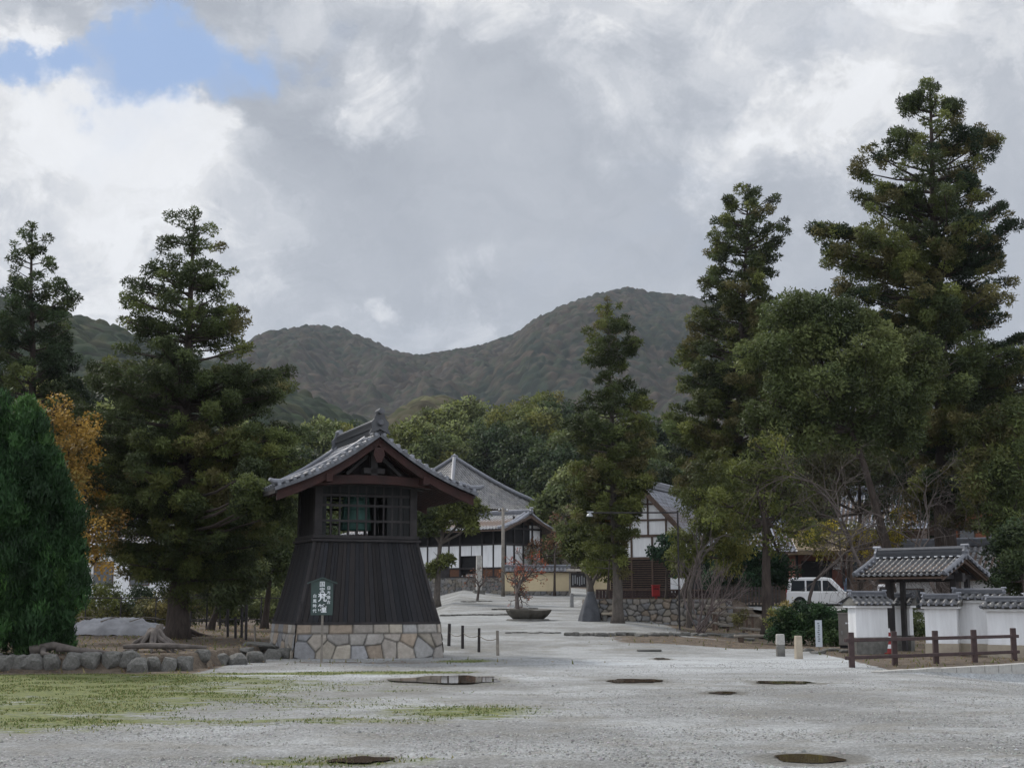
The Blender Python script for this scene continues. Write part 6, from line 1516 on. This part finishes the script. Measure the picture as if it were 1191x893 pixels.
# ================================================================== GATE, WHITE WALLS, FENCE
def tiled_gate():
    A = R(-50); Y = 43.5; c = P(1063, HOR, Y); g = np.array([c[0] + .25, Y, hz(c[0], Y)])
    r = empty('tiled_gate', g, R(-46), 'small roofed gate with dark posts and a weathered grey tile roof', 'gate')
    zr = P(1063, 648, Y)[2] - g[2]; ze = P(1040, 671, Y)[2] - g[2]; L_, hh = 1.6, 1.38
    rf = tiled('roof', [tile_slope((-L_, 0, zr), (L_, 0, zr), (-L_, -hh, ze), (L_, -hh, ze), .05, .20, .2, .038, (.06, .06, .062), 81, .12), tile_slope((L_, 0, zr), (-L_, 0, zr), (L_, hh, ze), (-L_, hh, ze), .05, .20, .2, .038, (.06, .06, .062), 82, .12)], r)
    rd = MB(); ridge_stack(rd, (-L_ + .15, 0, zr), (L_ - .1, 0, zr), .26, .2, .42, .08, 4); oni(rd, (L_ - .1, 0, zr + .02), .32, (1, 0), .9); oni(rd, (-L_ + .12, 0, zr + .02), .32, (-1, 0), 1.4); rd.build('ridge', M_tile, rf)
    wl = MB()
    for s in (-1, 1):
        for k in range(12): x = -L_ + .2 + k * (2 * L_ - .4) / 11; wl.cur = (.6, .6, .6); wl.bar((x - .05, s * .17, zr + .01), (x + .05, s * .17, zr + .01), .03, .035)
    wl.build('mortar_dots', M_white, rf)
    for s in (-1, 1):
        for t in (-1, 1):
            v = MB(); v.cur = tcol(1.0); v.tube([(t * (L_ - .06), 0, zr + .06), (t * (L_ - .06), s * hh * .5, (zr + ze) / 2 + .05), (t * (L_ - .06), s * hh, ze + .09)], .07, 8)
            for k in range(6): f = (k + .5) / 6; v.cur = tcol(random.uniform(.9, 1.7)); v.tube([(t * (L_ - .2), s * hh * f, zr + (ze - zr) * f + .03), (t * (L_ + .03), s * hh * f, zr + (ze - zr) * f + .0)], .055, 8)
            v.build('verge_tiles', M_tile, rf); MB().bar((t * (L_ - .12), 0, zr - .12), (t * (L_ - .12), s * hh, ze - .06), .05, .14).build('bargeboard', M_brown, r)
    un = MB()
    for s in (-1, 1): un.prism([(-L_ + .05, 0, zr - .05), (-L_ + .05, s * hh, ze - .03), (-L_ + .05, s * hh, ze - .07), (-L_ + .05, 0, zr - .1)], (2 * L_ - .1, 0, 0))
    un.build('sheathing', M_brown, r)
    ra = MB()
    for k in range(12):
        x = -L_ + .15 + k * (2 * L_ - .3) / 11
        for s in (-1, 1): ra.bar((x, s * .05, zr - .13), (x, s * (hh - .06), ze - .08), .05, .06)
    ra.build('rafters', M_dark, r)
    for x in (-1.12, 1.12):
        MB().bar((x, 0, -.1), (x, 0, zr - .15), .2, .2).build('post', M_dark, r, bevel=.01); MB().bar((x, .8, -.1), (x, .8, ze - .05), .14, .14).build('rear_post', M_dark, r)
        MB().bar((x, -hh + .2, ze + .0), (x, hh - .2, ze + .0), .12, .14).build('cross_beam', M_dark, r)
    MB().bar((-L_ + .15, 0, ze - .02), (L_ - .15, 0, ze - .02), .16, .26).build('lintel', M_dark, r); MB().bar((-L_ + .1, -hh + .25, ze + .09), (L_ - .1, -hh + .25, ze + .09), .1, .12).build('eave_beam', M_dark, r)
tiled_gate()
def white_wall(px0, px1, Y0, Y1, ptop, pcap, label, th=.42, base=.35, footm=M_tan, zoff=0.):
    a = P(px0, HOR, Y0); b = P(px1, HOR, Y1); a[2] = b[2] = 0; d = b - a; L_ = float(np.hypot(d[0], d[1])); rz = math.atan2(d[1], d[0]); c = (a + b) / 2; g = np.array([c[0], c[1], hz(c[0], c[1]) - .0 + zoff])
    r = empty('plaster_wall', g, rz, label, 'wall'); Ym = (Y0 + Y1) / 2
    zt_ = P(595, ptop, Ym)[2] - g[2]; zc = P(595, pcap, Ym)[2] - g[2]; hl = L_ / 2
    MB().box((0, 0, (zt_ + base) / 2), (L_, th, zt_ - base)).build('wall', M_white, r, bevel=.01)
    MB().box((0, 0, base / 2 - .15), (L_ + .04, th + .05, base + .3)).build('footing', footm, r, bevel=.01)
    MB().box((0, 0, zt_ + .02), (L_ + .16, th + .26, .07)).build('cornice', M_white, r, bevel=.01)
    ov = th / 2 + .26; e = L_ / 2 + .16; ze = zt_ + .09; zr = zc - .14
    rf = tiled('coping', [tile_slope((-e + .1, 0, zr), (e - .1, 0, zr), (-e, -ov, ze), (e, -ov, ze), .01, .22, .17, .045, (.085, .085, .086), 91, .25), tile_slope((e - .1, 0, zr), (-e + .1, 0, zr), (e, ov, ze), (-e, ov, ze), .01, .22, .17, .045, (.085, .085, .086), 92, .25)], r)
    MB().prism([(-e + .06, -ov + .05, ze - .03), (-e + .06, ov - .05, ze - .03), (-e + .12, 0, zr)], (2 * e - .12, 0, 0)).build('coping_core', M_stone, r)
    rd = MB(); ridge_stack(rd, (-e + .12, 0, zr), (e - .12, 0, zr), .18, .09, .7, .055, 2); oni(rd, (-e + .12, 0, zr), .18, (-1, 0), 1.3); oni(rd, (e - .12, 0, zr), .18, (1, 0), 1.1)
    for k in range(int(2 * e / .22)):
        x = -e + (k + .5) * .22
        for s in (-1, 1): rd.cur = tcol(random.uniform(1.0, 2.2)); rd.tube([(x, s * (ov - .08), ze + .035), (x, s * (ov + .015), ze + .02)], .045, 8)
    rd.build('ridge', M_tile, rf)
white_wall(990, 1027, 42.2, 42.6, 706, 688, 'short white plaster wall with a tiled coping left of the gate', footm=M_stone, base=.5)
white_wall(1031, 1059, 45.6, 45.2, 706, 690, 'shaded white wall stub seen behind the gate post', footm=M_stone, base=.5)
white_wall(1076, 1113, 41.4, 41.0, 707, 691, 'white wall section with a tiled coping right of the gate opening')
white_wall(1112, 1166, 41.6, 40.6, 700, 685, 'taller middle section of the white wall with tiled coping')
white_wall(1150, 1222, 40.2, 39.0, 710, 694, 'lower nearer section of the white wall at the right edge')

def timber_fence():
    pts = [(991, 776), (1041, 773.5), (1089, 771.5), (1134, 770), (1180, 768)]
    G_ = [G(*p) for p in pts]; mid = G_[2]; r = empty('timber_fence', mid, 0, 'dark brown two-rail timber fence along the stone coping at the right', 'fence')
    tops = [(990, 735), (1041, 734), (1089, 733), (1134, 732), (1180, 730)]
    for g_, (px, py) in zip(G_, tops):
        h = P(px, py, g_[1])[2] - g_[2]; o = MB().box((0, 0, h / 2 - .05), (.13, .13, h + .1)).build('post', M_fence, r, bevel=.012, loc=g_ - mid)
    a, b = G_[0], G_[-1]; d = (b - a) / np.linalg.norm(b - a)
    for f in (.76, .27):
        p0 = a - d * .22 - mid + np.array([0, 0, .85 * f]); p1 = b + d * .22 - mid + np.array([0, 0, .85 * f]); MB().bar(p0, p1, .07, .085).build('rail', M_fence, r, bevel=.01)
timber_fence()
# stone coping between gravel and the fence
d2 = cpd; nrm2 = cpn; Lc = float(np.linalg.norm(CPB - CPA)) + 2.5; k = 0; t = 0.
while t < Lc:
    w = .62; p = CPA + d2 * (t + w / 2) + nrm2 * .06; z = hz(p[0] - nrm2[0] * .5, p[1] - nrm2[1] * .5)
    o = MB().box((0, 0, -.24), (w - .03, .24, .56)).build('coping_block', M_pale, None, bevel=.012, loc=(p[0], p[1], z)); o.rotation_euler = (0, 0, math.atan2(d2[1], d2[0])); tag(o, 'pale granite block of the low coping in front of the timber fence', 'coping block', 'granite coping below the timber fence'); t += w
# white sign post, cabinet, cone
g = G(953, 758); r = empty('small_sign', g, R(-12), 'narrow pale sign plate on a short stake before the hedge', 'sign')
zt_ = P(953, 721, g[1])[2] - g[2]; zb_ = P(953, 752, g[1])[2] - g[2]
MB().box((0, 0, (zt_ + zb_) / 2), (.21, .03, zt_ - zb_)).build('plate', mat('pale_sign', (.5, .54, .58), (.45, .49, .53), 6, .6, 0), r, bevel=.005); MB().bar((0, .02, -.1), (0, .02, zb_ + .1), .04, .03).build('stake', M_grey_wood, r)
mk = MB()
for q in range(9): mk.box((random.uniform(-.01, .01), -.018, zt_ - .1 - q * .068), (.06, .004, .04))
mk.build('writing', M_grey_letter, r)
g = G(985, 752) ; g = GX(985, 47.5); r = empty('metal_cabinet', g, R(-14), 'grey-brown metal cabinet between the hedge and the white wall', 'cabinet')
zt_ = P(985, 713, 47.5)[2] - g[2]
MB().box((0, 0, zt_ / 2 + .05), (.62, .45, zt_ - .1)).build('body', M_box, r, bevel=.01); MB().box((0, 0, zt_ + .0), (.68, .5, .04)).build('lid', M_box, r); MB().box((0, 0, .04), (.55, .4, .1)).build('foot', M_black, r)
mk = MB()
for q in range(4): mk.box((-.05 + q * .07, -.23, zt_ * .72), (.045, .004, .05))
mk.build('writing', M_letter, r); MB().box((-.2, -.235, zt_ * .45), (.02, .02, .12)).build('handle', M_metal, r)
g = G(1034, 760); r = empty('traffic_cone', g, 0, 'red and white striped traffic cone behind the timber fence', 'traffic cone')
MB().box((0, 0, .02), (.36, .36, .04)).build('foot', M_redp, r, bevel=.01)
for i in range(6):
    f0, f1 = i / 6, (i + 1) / 6; r0, r1 = .17 - .12 * f0, .17 - .12 * f1; MB().lathe([(r0, .04 + .72 * f0), (r1, .04 + .72 * f1)], n=20).build('band', M_redp if i % 2 == 0 else M_whitep, r, smooth=True)

# ================================================================== VEHICLES
def car(label, g, rz, L_, Wd_, H_, paint, kind='wagon', cat='van'):
    r = empty('parked_' + cat.replace(' ', '_'), g, rz, label, cat); h = Wd_ / 2
    # +x is the front
    if kind == 'wagon':
        low = [(-L_ / 2, .35), (-L_ / 2, .95), (-L_ / 2 + .04, 1.02), (L_ / 2 - 1.25, 1.05), (L_ / 2 - .35, .88), (L_ / 2 - .05, .68), (L_ / 2, .4), (L_ / 2 - .1, .26), (-L_ / 2 + .1, .26)]
        cab = [(-L_ / 2 + .03, 1.0), (-L_ / 2 + .18, H_ - .12), (-L_ / 2 + .4, H_ - .01), (0, H_), (L_ / 2 - 1.95, H_ - .06), (L_ / 2 - 1.15, 1.02)]
        wins = [(-L_ / 2 + .28, -L_ / 2 + 1.15), (-L_ / 2 + 1.25, -L_ / 2 + 2.15), (-L_ / 2 + 2.25, L_ / 2 - 1.55)]
    else:
        low = [(-L_ / 2, .35), (-L_ / 2, .85), (-L_ / 2 + .5, .92), (L_ / 2 - 1.2, .93), (L_ / 2 - .2, .75), (L_ / 2, .5), (L_ / 2 - .1, .24), (-L_ / 2 + .1, .24)]
        cab = [(-L_ / 2 + .3, .88), (-L_ / 2 + .7, H_ - .06), (0, H_), (L_ / 2 - 1.9, H_ - .08), (L_ / 2 - 1.1, .9)]
        wins = [(-L_ / 2 + .75, -L_ / 2 + 1.7), (-L_ / 2 + 1.8, L_ / 2 - 1.6)]
    body = MB().prism([(x, -h, z) for x, z in low], (0, Wd_, 0)).build('body', paint, r, bevel=.06)
    mb = MB(); n = len(cab); vs = []
    for s in (-1, 1):
        for x, z in cab: vs.append((x, s * (h - .03 - .16 * (z - 1) / (H_ - 1)), z))
    mb.add(vs, [tuple(range(n)), tuple(range(n, 2 * n))] + [(i, (i + 1) % n, n + (i + 1) % n, n + i) for i in range(n)]); mb.build('cabin', paint, r, bevel=.05)
    zc0 = 1.06 if kind == 'wagon' else .95; zc1 = H_ - .2
    def yy(z): return h - .03 - .16 * (z - 1) / (H_ - 1)
    for s in (-1, 1):
        for k, (a, b) in enumerate(wins):
            a2 = a + (.08 if k == 0 else 0); b2 = b - (.62 if k == len(wins) - 1 else 0)
            MB().add([(a, s * (yy(zc0) + .006), zc0), (b, s * (yy(zc0) + .006), zc0), (b2, s * (yy(zc1) + .006), zc1), (a2, s * (yy(zc1) + .006), zc1), (a, s * (yy(zc0) - .03), zc0), (b, s * (yy(zc0) - .03), zc0), (b2, s * (yy(zc1) - .03), zc1), (a2, s * (yy(zc1) - .03), zc1)],
                     [(0, 1, 2, 3), (7, 6, 5, 4), (0, 1, 5, 4), (2, 3, 7, 6), (1, 2, 6, 5), (0, 3, 7, 4)]).build('side_window', M_glass, r)
    xf = (L_ / 2 - 1.15, 1.02, L_ / 2 - 1.95, H_ - .06) if kind == 'wagon' else (L_ / 2 - 1.1, .9, L_ / 2 - 1.9, H_ - .08)
    a = Vector((xf[0], 0, xf[1])); b = Vector((xf[2], 0, xf[3])); nn = Vector((b.z - a.z, 0, a.x - b.x)).normalized(); a2 = a.lerp(b, .1) + nn * .008; b2 = a.lerp(b, .9) + nn * .008
    w0, w1 = h - .14, h - .26
    MB().prism([(a2.x, -w0, a2.z), (a2.x, w0, a2.z), (b2.x, w1, b2.z), (b2.x, -w1, b2.z)], tuple(-nn * .03)).build('windscreen', M_glass, r)
    MB().box((-L_ / 2 + .06 if kind == 'wagon' else -L_ / 2 + .45, 0, 1.35 if kind == 'wagon' else 1.1), (.12, Wd_ * .72, .45 if kind == 'wagon' else .25)).build('rear_window', M_glass, r)
    for sx in (-1, 1):
        x = sx * (L_ / 2 - .82)
        for s in (-1, 1):
            MB().tube([(x, s * (h - .24), .33), (x, s * (h + .012), .33)], .40, 20).build('wheel_arch', M_black, r)
            w_ = MB().tube([(x, s * (h - .2), .32), (x, s * (h + .02), .32)], .32, 22).build('wheel', M_rubber, r); MB().tube([(x, s * (h - .1), .32), (x, s * (h + .03), .32)], .19, 14).build('rim', M_metal, w_)
    for s in (-1, 1):
        MB().box((L_ / 2 - .14, s * (h - .26), .72), (.2, .34, .14)).build('headlight', M_metal, r, bevel=.02); MB().box((-L_ / 2 + .0, s * (h - .12), .95), (.06, .16, .5 if kind == 'wagon' else .2)).build('tail_light', M_redp, r)
        MB().box((L_ / 2 - 1.45, s * (h + .06), 1.12), (.1, .14, .14)).build('mirror', paint, r, bevel=.02)
        hd = MB()
        for k in (0.1, -.9): hd.box((k, s * (h + .005), .92), (.18, .02, .03))
        hd.build('door_handles', M_metal, r)
    MB().box((L_ / 2 - .03, 0, .5), (.06, Wd_ * .6, .14)).build('grille', M_black, r); MB().box((L_ / 2 - .01, 0, .38), (.03, .33, .16)).build('number_plate', M_whitep, r); MB().box((0, 0, .25), (L_ - .6, Wd_ - .3, .2)).build('underbody', M_black, r)
    return r
Y = 88; g = P(960, 707, Y); g[2] = min(g[2], g[2])
car('white estate van parked side-on behind the dark hedge', g, R(-12), 4.75, 1.75, 1.92, M_paint)
g2 = P(1050, 707, 86); car('white car seen through the tiled gate', g2, R(-15), 4.3, 1.7, 1.5, M_paint, 'sedan', 'car')
g3 = P(1016, 703, 95); car('dark blue van partly hidden behind the gate roof', g3, R(-15), 3.9, 1.6, 1.9, M_blue, 'wagon', 'car')
# parking ground under the vehicles
def park_pad():
    xs = np.linspace(P(890, HOR, 80)[0], P(1100, HOR, 80)[0], 60); ys = np.linspace(80, 100, 30); x, y = np.meshgrid(xs, ys, indexing='ij')
    zt_ = g[2] + (y - 88) * .012; z = np.minimum(zt_, zt_)
    c = np.stack([x, y, z], -1).reshape(-1, 3); I = np.arange(x.size).reshape(x.shape); Fc = np.stack([I[:-1, :-1], I[1:, :-1], I[1:, 1:], I[:-1, 1:]], -1).reshape(-1, 4)
    tag(mesh_np('parking_ground', c, Fc, mat('car_park_gravel', (.3, .3, .29), (.22, .22, .21), 3, .9, .3), smooth=True), kind='structure')
park_pad()

# ------------------------------------------------------------------ haze
hz_m = bpy.data.materials.new('haze'); hz_m.use_nodes = True; t = hz_m.node_tree; t.nodes.clear()
o_ = t.nodes.new('ShaderNodeOutputMaterial'); v_ = t.nodes.new('ShaderNodeVolumePrincipled'); v_.inputs['Color'].default_value = (.82, .90, 1.0, 1); v_.inputs['Density'].default_value = HAZE; v_.inputs['Anisotropy'].default_value = .2
t.links.new(v_.outputs[0], o_.inputs['Volume'])
hb = MB().box((0, 1550, 345), (6400, 4300, 720)).build('haze', hz_m); tag(hb, kind='stuff'); hb.visible_shadow = True
